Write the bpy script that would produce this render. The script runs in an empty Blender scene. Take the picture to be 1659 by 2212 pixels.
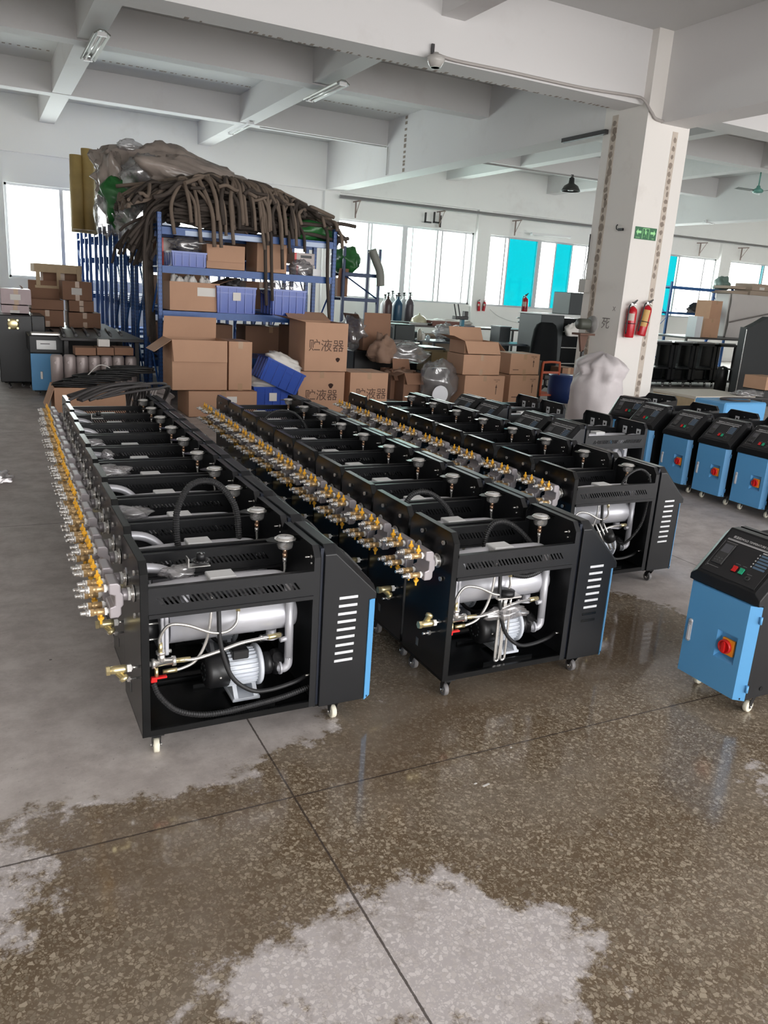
import bpy, math, random
import numpy as np
from mathutils import Vector, Matrix, noise as mnoise

S = bpy.context.scene
COL = S.collection
PI = math.pi

# ------------------------------------------------------------------ camera
F_PX, PITCH, YAW, ROLL, EYE = 1701.3, 0.48029, 0.27194, 0.06519, 1.65
PITCH, YAW = 0.27194, 0.48029
def cam_axes():
    f = Vector((math.sin(YAW)*math.cos(PITCH), math.cos(YAW)*math.cos(PITCH), -math.sin(PITCH)))
    r = Vector((math.cos(YAW), -math.sin(YAW), 0))
    u = r.cross(f)
    c, s = math.cos(ROLL), math.sin(ROLL)
    return c*r + s*u, -s*r + c*u, f
CR, CU, CF = cam_axes()
cam_data = bpy.data.cameras.new('camera'); cam = bpy.data.objects.new('camera', cam_data); COL.objects.link(cam)
cam_data.sensor_fit = 'VERTICAL'; cam_data.sensor_height = 24.0; cam_data.lens = 24.0*F_PX/2212.0
cam_data.clip_start = 0.05; cam_data.clip_end = 300
mw = Matrix(((CR.x, CU.x, -CF.x, 0), (CR.y, CU.y, -CF.y, 0), (CR.z, CU.z, -CF.z, EYE), (0, 0, 0, 1)))
cam.matrix_world = mw
S.camera = cam
def at(px, py, X=None, Y=None, Z=None):
    """world point seen at photograph pixel (px, py) on the given world plane"""
    d = CR*((px-829.5)/F_PX) - CU*((py-1106)/F_PX) + CF
    if X is not None: t = X/d.x
    elif Y is not None: t = Y/d.y
    else: t = (Z-EYE)/d.z
    return Vector((d.x*t, d.y*t, EYE + d.z*t))

# ------------------------------------------------------------------ world, lights, exposure
S.view_settings.view_transform = 'Standard'; S.view_settings.look = 'None'
S.view_settings.gamma = 1.0; S.view_settings.use_curve_mapping = False
S.view_settings.exposure = 0.85
W = bpy.data.worlds.new('sky'); S.world = W; W.use_nodes = True
wn = W.node_tree.nodes; wl = W.node_tree.links
bg = wn['Background']
tc = wn.new('ShaderNodeTexCoord'); sp = wn.new('ShaderNodeSeparateXYZ'); rmp = wn.new('ShaderNodeValToRGB')
wl.new(tc.outputs['Generated'], sp.inputs[0]); wl.new(sp.outputs['Z'], rmp.inputs[0]); wl.new(rmp.outputs[0], bg.inputs[0])
rmp.color_ramp.elements[0].position = 0.0; rmp.color_ramp.elements[0].color = (1.0, 0.985, 0.975, 1)
rmp.color_ramp.elements[1].position = 0.6; rmp.color_ramp.elements[1].color = (0.97, 0.98, 1.0, 1)
bg.inputs[1].default_value = 4.2
def area(name, loc, rot, sx, sy, power, color=(1, 1, 1)):
    l = bpy.data.lights.new(name, 'AREA'); l.shape = 'RECTANGLE'; l.size = sx; l.size_y = sy
    l.energy = power; l.color = color
    o = bpy.data.objects.new(name, l); COL.objects.link(o); o.location = loc; o.rotation_euler = rot
    return o
def portal(name, loc, rot, sx, sy):
    o = area(name, loc, rot, sx, sy, 1.0); o.data.cycles.is_portal = True; return o
S.cycles.max_bounces = 10; S.cycles.diffuse_bounces = 5; S.cycles.glossy_bounces = 4
S.cycles.transparent_max_bounces = 12; S.cycles.transmission_bounces = 4
S.cycles.caustics_reflective = False; S.cycles.caustics_refractive = False
S.cycles.sample_clamp_indirect = 6.0
# daylight enters through the window bands of the back wall and through the open loading side behind and beside the viewer
portal('daylight_back_left', (3.6, 20.95, 2.45), (PI/2, 0, PI), 7.2, 2.0)
portal('daylight_back_right', (18.6, 20.95, 2.45), (PI/2, 0, PI), 20.0, 2.0)
portal('daylight_front', (10, -5.9, 2.3), (PI/2, 0, 0), 24.0, 3.6)
for nm_, x_, w_ in (('daylight_window_left', 3.6, 7.0), ('daylight_window_mid', 13.4, 9.0), ('daylight_window_right', 23.4, 9.0)):
    area(nm_, (x_, 20.98, 2.55), (-PI/2+0.15, 0, 0), w_, 1.9, 26*w_, (0.95, 1.0, 0.98))

# ------------------------------------------------------------------ object helpers
def prop(o, label=None, cat=None, group=None, kind=None):
    if label: o['label'] = label
    if cat: o['category'] = cat
    if group: o['group'] = group
    if kind: o['kind'] = kind
    return o
def root(name, label, cat, loc=(0, 0, 0), rz=0.0, group=None):
    o = bpy.data.objects.new(name, None); COL.objects.link(o)
    o.empty_display_size = 0.1; o.location = loc; o.rotation_euler = (0, 0, rz)
    return prop(o, label, cat, group)
def copy_tree(o, parent=None):
    c = o.copy(); COL.objects.link(c)
    if parent: c.parent = parent
    for ch in list(o.children): copy_tree(ch, c)
    return c

class M:
    """collects shapes into one mesh"""
    def __init__(s): s.v = []; s.f = []; s.m = []; s.sm = []; s.x = Matrix.Identity(4)
    def add(s, vs, fs, mat=0, smooth=False):
        b = len(s.v)
        s.v += [tuple(s.x @ Vector(p)) for p in vs]
        for f in fs: s.f.append([b+i for i in f]); s.m.append(mat); s.sm.append(smooth)
        return s
    def box(s, x0, x1, y0, y1, z0, z1, mat=0):
        vs = [(x, y, z) for x in (x0, x1) for y in (y0, y1) for z in (z0, z1)]
        return s.add(vs, [(0, 1, 3, 2), (4, 6, 7, 5), (0, 4, 5, 1), (2, 3, 7, 6), (0, 2, 6, 4), (1, 5, 7, 3)], mat)
    def bbox(s, x0, x1, y0, y1, z0, z1, b=0.004, mat=0):
        """box with chamfered edges"""
        cs = []
        for sx in (0, 1):
            for sy in (0, 1):
                for sz in (0, 1):
                    X = (x0, x1)[sx]; Y = (y0, y1)[sy]; Z = (z0, z1)[sz]
                    ix = X + (b if sx == 0 else -b); iy = Y + (b if sy == 0 else -b); iz = Z + (b if sz == 0 else -b)
                    cs += [(X, iy, iz), (ix, Y, iz), (ix, iy, Z)]
        def c(a, b_, c_, k): return (a*4+b_*2+c_)*3+k
        F = []
        for a in (0, 1):
            F.append([c(a, 0, 0, 0), c(a, 1, 0, 0), c(a, 1, 1, 0), c(a, 0, 1, 0)])
            F.append([c(0, a, 0, 1), c(1, a, 0, 1), c(1, a, 1, 1), c(0, a, 1, 1)])
            F.append([c(0, 0, a, 2), c(1, 0, a, 2), c(1, 1, a, 2), c(0, 1, a, 2)])
        for a in (0, 1):
            for d in (0, 1):
                F.append([c(a, d, 0, 0), c(a, d, 1, 0), c(a, d, 1, 1), c(a, d, 0, 1)])
                F.append([c(a, 0, d, 0), c(a, 1, d, 0), c(a, 1, d, 2), c(a, 0, d, 2)])
                F.append([c(0, a, d, 1), c(1, a, d, 1), c(1, a, d, 2), c(0, a, d, 2)])
        for a in (0, 1):
            for d in (0, 1):
                for e in (0, 1): F.append([c(a, d, e, 0), c(a, d, e, 1), c(a, d, e, 2)])
        return s.add(cs, F, mat)
    def prism(s, poly, axis, a, b, mat=0, smooth=False):
        n = len(poly)
        def P(u, w, t):
            return (t, u, w) if axis == 'x' else ((u, t, w) if axis == 'y' else (u, w, t))
        vs = [P(u, w, a) for u, w in poly] + [P(u, w, b) for u, w in poly]
        s.add(vs, [list(range(n))[::-1], list(range(n, 2*n))], mat)
        bb = len(s.v) - 2*n
        for i in range(n):
            j = (i+1) % n
            s.f.append([bb+i, bb+j, bb+n+j, bb+n+i]); s.m.append(mat); s.sm.append(smooth)
        return s
    def ring(s, path, r, n=8, mat=0, cap=True, closed=False, radii=None, smooth=True, flat=None):
        """tube along a list of points"""
        P = [Vector(p) for p in path]; k = len(P)
        T = []
        for i in range(k):
            if closed: t = P[(i+1) % k] - P[i-1]
            else: t = P[min(i+1, k-1)] - P[max(i-1, 0)]
            if t.length < 1e-9: t = Vector((0, 0, 1))
            T.append(t.normalized())
        up = Vector((0, 0, 1)) if abs(T[0].z) < 0.9 else Vector((1, 0, 0))
        u = T[0].cross(up).normalized()
        vs = []
        for i in range(k):
            u = (u - T[i]*u.dot(T[i]))
            u = u.normalized() if u.length > 1e-6 else T[i].orthogonal().normalized()
            w = T[i].cross(u)
            rr = radii[i] if radii else r
            for j in range(n):
                a = 2*PI*j/n
                vs.append(P[i] + u*(rr*math.cos(a)) + w*(rr*math.sin(a)*(flat or 1)))
        fs = []
        for i in range(k if closed else k-1):
            for j in range(n):
                a = i*n+j; b = i*n+(j+1) % n; i2 = (i+1) % k
                fs.append((a, b, i2*n+(j+1) % n, i2*n+j))
        s.add(vs, fs, mat, smooth)
        if cap and not closed:
            bb = len(s.v) - k*n
            s.f.append([bb+j for j in range(n)][::-1]); s.m.append(mat); s.sm.append(False)
            s.f.append([bb+(k-1)*n+j for j in range(n)]); s.m.append(mat); s.sm.append(False)
        return s
    def cyl(s, p0, p1, r, n=16, mat=0, r1=None, smooth=True):
        return s.ring([p0, p1], r, n, mat, radii=[r, r if r1 is None else r1], smooth=smooth)
    def lathe(s, prof, c=(0, 0, 0), axis='z', n=24, mat=0, smooth=True):
        """prof: list of (radius, height) along axis from point c"""
        ax = {'x': Vector((1, 0, 0)), 'y': Vector((0, 1, 0)), 'z': Vector((0, 0, 1)), '-x': Vector((-1, 0, 0)), '-z': Vector((0, 0, -1)), '-y': Vector((0, -1, 0))}[axis] if isinstance(axis, str) else Vector(axis).normalized()
        u = ax.orthogonal().normalized(); w = ax.cross(u); c = Vector(c)
        vs = []
        for r, h in prof:
            for j in range(n):
                a = 2*PI*j/n; vs.append(c + ax*h + u*(r*math.cos(a)) + w*(r*math.sin(a)))
        fs = [(i*n+j, i*n+(j+1) % n, (i+1)*n+(j+1) % n, (i+1)*n+j) for i in range(len(prof)-1) for j in range(n)]
        s.add(vs, fs, mat, smooth)
        bb = len(s.v) - len(prof)*n
        if prof[0][0] > 1e-6: s.f.append([bb+j for j in range(n)][::-1]); s.m.append(mat); s.sm.append(False)
        if prof[-1][0] > 1e-6: s.f.append([bb+(len(prof)-1)*n+j for j in range(n)]); s.m.append(mat); s.sm.append(False)
        return s
    def blob(s, c, r, amp=0.15, freq=2.0, seed=0, nu=28, nv=18, mat=0, fine=0.0, squash=None):
        c = Vector(c); vs = []
        for i in range(nv+1):
            ph = PI*i/nv
            for j in range(nu):
                th = 2*PI*j/nu
                d = Vector((math.sin(ph)*math.cos(th), math.sin(ph)*math.sin(th), math.cos(ph)))
                q = d*freq + Vector((seed*7.3, seed*3.1, seed*1.7))
                k = 1 + amp*mnoise.noise(q)*2 + fine*mnoise.noise(q*4.3)*2 + fine*0.6*abs(mnoise.noise(q*9.0))
                p = Vector((d.x*r[0]*k, d.y*r[1]*k, d.z*r[2]*k))
                if squash is not None and p.z < squash: p.z = squash
                vs.append(c + p)
        fs = [(i*nu+j, (i+1)*nu+j, (i+1)*nu+(j+1) % nu, i*nu+(j+1) % nu) for i in range(nv) for j in range(nu)]
        return s.add(vs, fs, mat, True)
    def build(s, name, mats, parent=None, bevel=0.0, subsurf=0):
        me = bpy.data.meshes.new(name)
        me.from_pydata(s.v, [], s.f)
        ms = mats if isinstance(mats, (list, tuple)) else [mats]
        for m_ in ms: me.materials.append(m_)
        me.polygons.foreach_set('material_index', s.m)
        me.polygons.foreach_set('use_smooth', s.sm)
        me.update()
        o = bpy.data.objects.new(name, me); COL.objects.link(o)
        if parent is not None: o.parent = parent
        if bevel:
            b = o.modifiers.new('bevel', 'BEVEL'); b.width = bevel; b.segments = 2; b.limit_method = 'ANGLE'; b.angle_limit = 0.7
        if subsurf:
            b = o.modifiers.new('sub', 'SUBSURF'); b.levels = subsurf; b.render_levels = subsurf
        return o

def spline(pts, n=8):
    """smooth path through points (Catmull-Rom)"""
    P = [Vector(p) for p in pts]; P = [P[0]*2-P[1]] + P + [P[-1]*2-P[-2]]
    out = []
    for i in range(1, len(P)-2):
        for k in range(n):
            t = k/n; a, b, c, d = P[i-1:i+3]
            out.append(0.5*((2*b) + (c-a)*t + (2*a-5*b+4*c-d)*t*t + (3*b-a-3*c+d)*t**3))
    out.append(P[-2]); return out
def resample(path, step):
    P = [Vector(p) for p in path]; out = [P[0]]; acc = 0
    for a, b in zip(P, P[1:]):
        L = (b-a).length
        if L < 1e-9: continue
        t = step-acc
        while t <= L: out.append(a + (b-a)*(t/L)); t += step
        acc = (acc+L) % step
    return out
def corrugated(m, pts, r, step=0.004, mat=0, n=8):
    q = resample(spline(pts, 12), step)
    return m.ring(q, r, n, mat, radii=[r*(1.0 if i % 2 else 0.82) for i in range(len(q))], smooth=False)

# ------------------------------------------------------------------ materials
MATS = {}
def mat(name, color, rough=0.5, metal=0.0, spec=0.5, bump=0.0, bscale=200, var=0.0, vscale=8.0, alpha=1.0, coat=0.0, emit=None, strength=1.0):
    if name in MATS: return MATS[name]
    m = bpy.data.materials.new(name); m.use_nodes = True; nt = m.node_tree; N = nt.nodes; L = nt.links
    b = N['Principled BSDF']
    c = tuple(color) + (1,)
    b.inputs['Base Color'].default_value = c; b.inputs['Roughness'].default_value = rough
    b.inputs['Metallic'].default_value = metal; b.inputs['Specular IOR Level'].default_value = spec
    if coat: b.inputs['Coat Weight'].default_value = coat
    if alpha < 1: b.inputs['Alpha'].default_value = alpha
    if emit: b.inputs['Emission Color'].default_value = tuple(emit)+(1,); b.inputs['Emission Strength'].default_value = strength
    t = N.new('ShaderNodeTexCoord')
    if var:
        n1 = N.new('ShaderNodeTexNoise'); n1.inputs['Scale'].default_value = vscale; n1.inputs['Detail'].default_value = 5
        L.new(t.outputs['Object'], n1.inputs['Vector'])
        mx = N.new('ShaderNodeMix'); mx.data_type = 'RGBA'
        mx.inputs[6].default_value = tuple(x*(1-var) for x in color)+(1,); mx.inputs[7].default_value = tuple(min(1, x*(1+var)) for x in color)+(1,)
        L.new(n1.outputs['Fac'], mx.inputs[0]); L.new(mx.outputs[2], b.inputs['Base Color'])
    if bump:
        n2 = N.new('ShaderNodeTexNoise'); n2.inputs['Scale'].default_value = bscale; n2.inputs['Detail'].default_value = 3
        L.new(t.outputs['Object'], n2.inputs['Vector'])
        bp = N.new('ShaderNodeBump'); bp.inputs['Strength'].default_value = bump; bp.inputs['Distance'].default_value = 0.01
        L.new(n2.outputs['Fac'], bp.inputs['Height']); L.new(bp.outputs[0], b.inputs['Normal'])
    MATS[name] = m; return m

black_paint = mat('black powder coat', (0.012, 0.0125, 0.014), 0.33, bump=0.06, bscale=900, spec=0.38)
black_gloss = mat('black sheet satin', (0.005, 0.0055, 0.006), 0.22, spec=0.4)
black_plastic = mat('black plastic', (0.012, 0.012, 0.013), 0.4)
black_rubber = mat('black rubber', (0.016, 0.016, 0.017), 0.5)
silver_paint = mat('silver paint', (0.62, 0.62, 0.66), 0.38, metal=0.35, bump=0.04, bscale=700)
alu = mat('aluminium casting', (0.70, 0.71, 0.74), 0.35, metal=0.6)
motor_paint = mat('grey motor enamel', (0.62, 0.65, 0.70), 0.4)
steel = mat('bright steel', (0.80, 0.78, 0.75), 0.25, metal=0.8)
block_metal = mat('pearl grey manifold coat', (0.42, 0.385, 0.40), 0.40, metal=0.35)
brass = mat('brass', (0.70, 0.48, 0.24), 0.32, metal=0.65, bump=0.05, bscale=300)
brass_pale = mat('pale brass', (0.80, 0.68, 0.38), 0.3, metal=0.85)
ptfe = mat('white thread tape', (0.85, 0.83, 0.80), 0.5)
handle_yellow = mat('yellow handle', (0.85, 0.44, 0.03), 0.35, metal=0.1)
red_plastic = mat('red plastic', (0.72, 0.02, 0.02), 0.35)
green_plastic = mat('green plastic', (0.02, 0.42, 0.22), 0.35)
orange_plastic = mat('orange plastic', (0.95, 0.32, 0.02), 0.4)
blue_paint = mat('sky blue paint', (0.115, 0.375, 0.70), 0.42, bump=0.03, bscale=800)
white_plastic = mat('white plastic', (0.86, 0.86, 0.86), 0.4)
cream_wheel = mat('cream nylon wheel', (0.80, 0.76, 0.62), 0.5)
grey_tyre = mat('grey rubber tyre', (0.18, 0.17, 0.17), 0.5)
panel_print = mat('control panel film', (0.02, 0.02, 0.022), 0.3)
panel_grey = mat('display grey', (0.10, 0.10, 0.11), 0.3)
print_white = mat('white print', (0.6, 0.6, 0.6), 0.5)
label_blue = mat('pale blue print', (0.11, 0.18, 0.27), 0.4)
slot_metal = mat('bare zinc louvre', (0.72, 0.73, 0.75), 0.45, metal=0.2, var=0.25, vscale=120)
glass_dial = mat('white dial', (0.85, 0.85, 0.85), 0.15)
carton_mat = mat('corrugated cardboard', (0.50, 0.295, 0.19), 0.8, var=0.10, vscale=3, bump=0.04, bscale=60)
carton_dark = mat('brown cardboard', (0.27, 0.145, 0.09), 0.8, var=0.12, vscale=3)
carton_inside = mat('cardboard inside', (0.30, 0.18, 0.11), 0.85)
tape_mat = mat('packing tape', (0.42, 0.26, 0.15), 0.3)
ink = mat('brown ink', (0.09, 0.045, 0.03), 0.7)
rack_blue = mat('rack blue paint', (0.018, 0.085, 0.30), 0.4, var=0.25, vscale=14)
bin_blue = mat('blue polypropylene bin', (0.035, 0.09, 0.42), 0.2)
foam_tube = mat('foam rubber tube', (0.055, 0.042, 0.034), 0.85, var=0.35, vscale=5)
foam_tube_b = mat('dusty foam rubber tube', (0.165, 0.125, 0.096), 0.9, var=0.25, vscale=5)
poly_wrap = mat('dusty plastic wrap', (0.30, 0.25, 0.22), 0.25, var=0.5, vscale=2.2, bump=0.7, bscale=7)
poly_green = mat('green plastic bag', (0.02, 0.13, 0.03), 0.35, var=0.4, vscale=6, bump=0.5, bscale=12)
woven_sack = mat('white woven sack', (0.66, 0.61, 0.62), 0.6, var=0.12, vscale=5, bump=0.25, bscale=14)
paper_white = mat('white paper', (0.75, 0.72, 0.68), 0.7)
wood = mat('pallet wood', (0.55, 0.42, 0.27), 0.8, var=0.2, vscale=9)
dark_metal = mat('dark oily metal', (0.035, 0.034, 0.035), 0.45, var=0.4, vscale=12)
grey_metal = mat('grey steel cabinet', (0.045, 0.052, 0.055), 0.5)
pipe_grey = mat('grey plastic conduit', (0.30, 0.29, 0.28), 0.6, var=0.15, vscale=4)
window_alu = mat('window aluminium', (0.62, 0.63, 0.65), 0.4, metal=0.3)
def clear(name, tint, refl=0.08):
    m = bpy.data.materials.new(name); m.use_nodes = True; N = m.node_tree.nodes; L = m.node_tree.links
    N.remove(N['Principled BSDF']); out = N['Material Output']
    t = N.new('ShaderNodeBsdfTransparent'); t.inputs[0].default_value = tint+(1,)
    g = N.new('ShaderNodeBsdfGlossy'); g.inputs['Roughness'].default_value = 0.08
    mx = N.new('ShaderNodeMixShader'); mx.inputs[0].default_value = refl
    L.new(t.outputs[0], mx.inputs[1]); L.new(g.outputs[0], mx.inputs[2]); L.new(mx.outputs[0], out.inputs[0]); return m
glass_clear = clear('clear window glass', (0.96, 0.99, 0.98), 0.04)
glass_teal = clear('teal tinted glass', (0.0, 0.31, 0.335), 0.04)
glass_mint = clear('mint tinted glass', (0.80, 0.96, 0.92), 0.04)
film = clear('clear crumpled film', (0.85, 0.84, 0.85), 0.30)
_n = film.node_tree.nodes; _l = film.node_tree.links; _d = _n.new('ShaderNodeBsdfDiffuse'); _d.inputs[0].default_value = (0.62, 0.60, 0.60, 1)
_g = [q for q in _n if q.type == 'BSDF_GLOSSY'][0]; _g.inputs['Roughness'].default_value = 0.22; _m1 = [q for q in _n if q.type == 'MIX_SHADER'][0]; _m2 = _n.new('ShaderNodeMixShader'); _m2.inputs[0].default_value = 0.45
_l.new(_d.outputs[0], _m2.inputs[2]); _l.new(_g.outputs[0], _m2.inputs[1]); _l.new(_m2.outputs[0], _m1.inputs[2]); _m1.inputs[0].default_value = 0.40


def wall_paint(name, color, dirt=(0.45, 0.40, 0.36), amount=0.35, rough=0.75, scale=1.2):
    m = bpy.data.materials.new(name); m.use_nodes = True; N = m.node_tree.nodes; L = m.node_tree.links
    b = N['Principled BSDF']; b.inputs['Roughness'].default_value = rough
    t = N.new('ShaderNodeTexCoord'); n = N.new('ShaderNodeTexNoise'); n.inputs['Scale'].default_value = scale; n.inputs['Detail'].default_value = 9; n.inputs['Roughness'].default_value = 0.68
    L.new(t.outputs['Object'], n.inputs['Vector'])
    r = N.new('ShaderNodeValToRGB'); r.color_ramp.elements[0].position = 0.56; r.color_ramp.elements[0].color = (0, 0, 0, 1)
    r.color_ramp.elements[1].position = 0.86; r.color_ramp.elements[1].color = (amount, amount, amount, 1)
    L.new(n.outputs['Fac'], r.inputs[0])
    mx = N.new('ShaderNodeMix'); mx.data_type = 'RGBA'; mx.inputs[6].default_value = color+(1,); mx.inputs[7].default_value = dirt+(1,)
    L.new(r.outputs[0], mx.inputs[0]); L.new(mx.outputs[2], b.inputs['Base Color'])
    bp = N.new('ShaderNodeBump'); bp.inputs['Strength'].default_value = 0.15; bp.inputs['Distance'].default_value = 0.02
    L.new(n.outputs['Fac'], bp.inputs['Height']); L.new(bp.outputs[0], b.inputs['Normal'])
    return m
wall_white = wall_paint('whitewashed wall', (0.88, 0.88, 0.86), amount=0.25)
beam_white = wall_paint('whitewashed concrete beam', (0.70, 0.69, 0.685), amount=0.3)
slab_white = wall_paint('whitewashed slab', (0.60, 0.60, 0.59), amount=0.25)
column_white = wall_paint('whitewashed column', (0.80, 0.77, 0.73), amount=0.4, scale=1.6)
knot = mat('rusty formwork spots', (0.29, 0.24, 0.20), 0.9, var=0.4, vscale=9)
plaster_strip = mat('bare plaster strip', (0.58, 0.51, 0.44), 0.9, var=0.2, vscale=10)

# ------------------------------------------------------------------ floor
def inside(poly, X, Y):
    r = np.zeros(X.shape, bool); n = len(poly)
    for i in range(n):
        x0, y0 = poly[i]; x1, y1 = poly[(i+1) % n]
        c = ((y0 > Y) != (y1 > Y)) & (X < (x1-x0)*(Y-y0)/((y1-y0) if y1 != y0 else 1e-9)+x0)
        r ^= c
    return r
def gpoly(pts): return [tuple(at(x, y, Z=0))[:2] for x, y in pts]
def build_floor():
    X0, X1, Y0, Y1, st = -1.5, 5.5, 0.7, 6.2, 0.025
    xs = np.arange(X0, X1+1e-6, st); ys = np.arange(Y0, Y1+1e-6, st)
    GX, GY = np.meshgrid(xs, ys); 
    wet = inside(gpoly([(0, 1780), (120, 1740), (230, 1728), (235, 1745), (300, 1733), (390, 1712), (470, 1692), (530, 1683), (545, 1668), (575, 1632), (640, 1603), (715, 1588), (712, 1560), (700, 1500), (770, 1400), (800, 1330), (880, 1260), (1000, 1200), (1200, 1230), (1310, 1275), (1380, 1290), (1420, 1302), (1472, 1325), (1560, 1350), (1659, 1370), (1900, 1480), (1700, 2300), (0, 2600), (-400, 2300)]), GX, GY).astype(float)
    dryB = inside(gpoly([(370, 2230), (440, 2165), (470, 2110), (535, 2065), (580, 2025), (680, 1995), (775, 1975), (840, 1950), (855, 1880), (930, 1862), (1000, 1875), (1010, 1935), (955, 1970), (980, 1985), (1080, 1950), (1180, 1962), (1265, 1980), (1312, 2030), (1312, 2075), (1255, 2140), (1225, 2230)]), GX, GY)
    dryC = inside(gpoly([(-60, 1840), (120, 1818), (215, 1815), (222, 1828), (150, 1850), (105, 1900), (92, 1960), (105, 2010), (50, 2060), (-60, 2120)]), GX, GY)
    dryE = inside(gpoly([(-20, 1803), (40, 1792), (45, 1800), (-20, 1813)]), GX, GY)
    dryF = inside(gpoly([(722, 1952), (750, 1928), (790, 1909), (788, 1920), (752, 1945), (735, 1953)]), GX, GY)
    dryD = inside(gpoly([(1622, 1672), (1640, 1640), (1700, 1610), (1700, 1760), (1655, 1722)]), GX, GY)
    for d in (dryB, dryD): wet[d] = 0
    wet[dryC] = 0.25
    dust = np.zeros_like(wet)
    far = GY > 2.14
    dust[(wet < 0.1) & ~dryB & ~dryF & ~dryD] = 1
    smooth = inside(gpoly([(690, 1560), (800, 1480), (870, 1400), (1000, 1450), (1300, 1330), (1440, 1330), (1500, 1440), (1330, 1480), (1000, 1560), (940, 1660), (860, 1720), (740, 1720)]), GX, GY).astype(float)
    smooth2 = inside(gpoly([(-50, 1790), (230, 1745), (560, 1690), (640, 1740), (420, 1800), (500, 1900), (640, 2030), (480, 2080), (330, 1960), (150, 1980), (120, 1860), (-50, 1830)]), GX, GY).astype(float)
    puddle = np.clip(smooth*0.8 + smooth2*0.75, 0, 1)
    def blur(a, k):
        for _ in range(k):
            a = (a + np.roll(a, 1, 0) + np.roll(a, -1, 0) + np.roll(a, 1, 1) + np.roll(a, -1, 1))/5
        return a
    dry_terr = np.zeros_like(wet); dry_terr[dryB] = 1; dry_terr[dryC] = 0.5
    wet = blur(wet, 22); dust = blur(dust, 3); puddle = blur(puddle, 30)
    wet[dryE | dryF] = -0.2; wet = blur(wet, 1)
    nx, ny = len(xs), len(ys)
    V = np.stack([GX.ravel(), GY.ravel(), np.zeros(nx*ny)], 1)
    i = np.arange((ny-1)*(nx-1)); a = (i//(nx-1))*nx + i % (nx-1)
    Fq = np.stack([a, a+1, a+nx+1, a+nx], 1)
    XA, XB, YA, YB = -12.0, 34.0, -8.0, 22.0
    xe, ye = xs[-1], ys[-1]
    ex = np.array([(XA, YA, 0), (XB, YA, 0), (XB, YB, 0), (XA, YB, 0), (XA, Y0, 0), (XB, Y0, 0), (XB, ye, 0), (XA, ye, 0), (X0, Y0, 0), (xe, Y0, 0), (xe, ye, 0), (X0, ye, 0)])
    b = len(V); V = np.vstack([V, ex])
    extra = [(b+0, b+1, b+5, b+4), (b+7, b+6, b+2, b+3), (b+4, b+8, b+11, b+7), (b+9, b+5, b+6, b+10)]
    me = bpy.data.meshes.new('floor'); me.from_pydata(V.tolist(), [], Fq.tolist()+extra); me.update()
    for nm, arr, rest in (('wet', wet, [0]*12), ('dust', dust, [0.4, 0.4, 1, 1, 0.7, 0.7, 1, 1, 1, 1, 1, 1]), ('puddle', puddle, [0]*12)):
        at_ = me.attributes.new(nm, 'FLOAT', 'POINT')
        at_.data.foreach_set('value', np.concatenate([arr.ravel(), np.array(rest, float)]).astype(np.float32))
    o = bpy.data.objects.new('floor', me); COL.objects.link(o); prop(o, kind='structure')
    m = bpy.data.materials.new('terrazzo floor'); m.use_nodes = True; N = m.node_tree.nodes; L = m.node_tree.links
    bs = N['Principled BSDF']
    def nd(t, **k):
        q = N.new(t)
        for a_, v_ in k.items(): setattr(q, a_, v_)
        return q
    def math_(op, a_, b_=None, clamp=False):
        q = nd('ShaderNodeMath', operation=op); q.use_clamp = clamp
        for i_, v_ in enumerate((a_, b_)):
            if v_ is None: continue
            if isinstance(v_, (int, float)): q.inputs[i_].default_value = v_
            else: L.new(v_, q.inputs[i_])
        return q.outputs[0]
    def mixc(f, a_, b_):
        q = nd('ShaderNodeMix', data_type='RGBA')
        if isinstance(f, (int, float)): q.inputs[0].default_value = f
        else: L.new(f, q.inputs[0])
        for i_, v_ in ((6, a_), (7, b_)):
            if isinstance(v_, tuple): q.inputs[i_].default_value = v_+(1,)
            else: L.new(v_, q.inputs[i_])
        return q.outputs[2]
    def smoothstep(v_, a_, b_):
        q = nd('ShaderNodeMapRange', interpolation_type='SMOOTHSTEP'); L.new(v_, q.inputs[0]); q.inputs[1].default_value = a_; q.inputs[2].default_value = b_
        return q.outputs[0]
    tco = nd('ShaderNodeTexCoord').outputs['Object']
    def noise_(sc, det=4, ro=0.6, off=0.0):
        q = nd('ShaderNodeTexNoise'); q.inputs['Scale'].default_value = sc; q.inputs['Detail'].default_value = det; q.inputs['Roughness'].default_value = ro
        mp = nd('ShaderNodeMapping'); mp.inputs['Location'].default_value = (off, off*1.7, 0); L.new(tco, mp.inputs[0]); L.new(mp.outputs[0], q.inputs['Vector']); return q.outputs['Fac']
    def attr(n_): q = nd('ShaderNodeAttribute', attribute_name=n_); return q.outputs['Fac']
    n_edge = noise_(9, 8, 0.72); n_big = noise_(1.3, 6, 0.65, 4); n_mid = noise_(5, 6, 0.7, 9); n_fine = noise_(60, 4, 0.7, 2)
    wetf = smoothstep(math_('ADD', attr('wet'), math_('MULTIPLY', math_('SUBTRACT', n_edge, 0.5), 2.4)), 0.30, 0.68)
    dustf = math_('MULTIPLY', smoothstep(math_('ADD', attr('dust'), math_('MULTIPLY', math_('SUBTRACT', n_mid, 0.5), 0.6)), 0.35, 0.75), 0.93)
    pud = attr('puddle')
    # stone chips
    dist = nd('ShaderNodeTexNoise'); dist.inputs['Scale'].default_value = 45; dist.inputs['Detail'].default_value = 2; L.new(tco, dist.inputs['Vector'])
    va = nd('ShaderNodeVectorMath', operation='MULTIPLY_ADD'); L.new(dist.outputs['Color'], va.inputs[0]); va.inputs[1].default_value = (0.012, 0.012, 0.0); L.new(tco, va.inputs[2])
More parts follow.
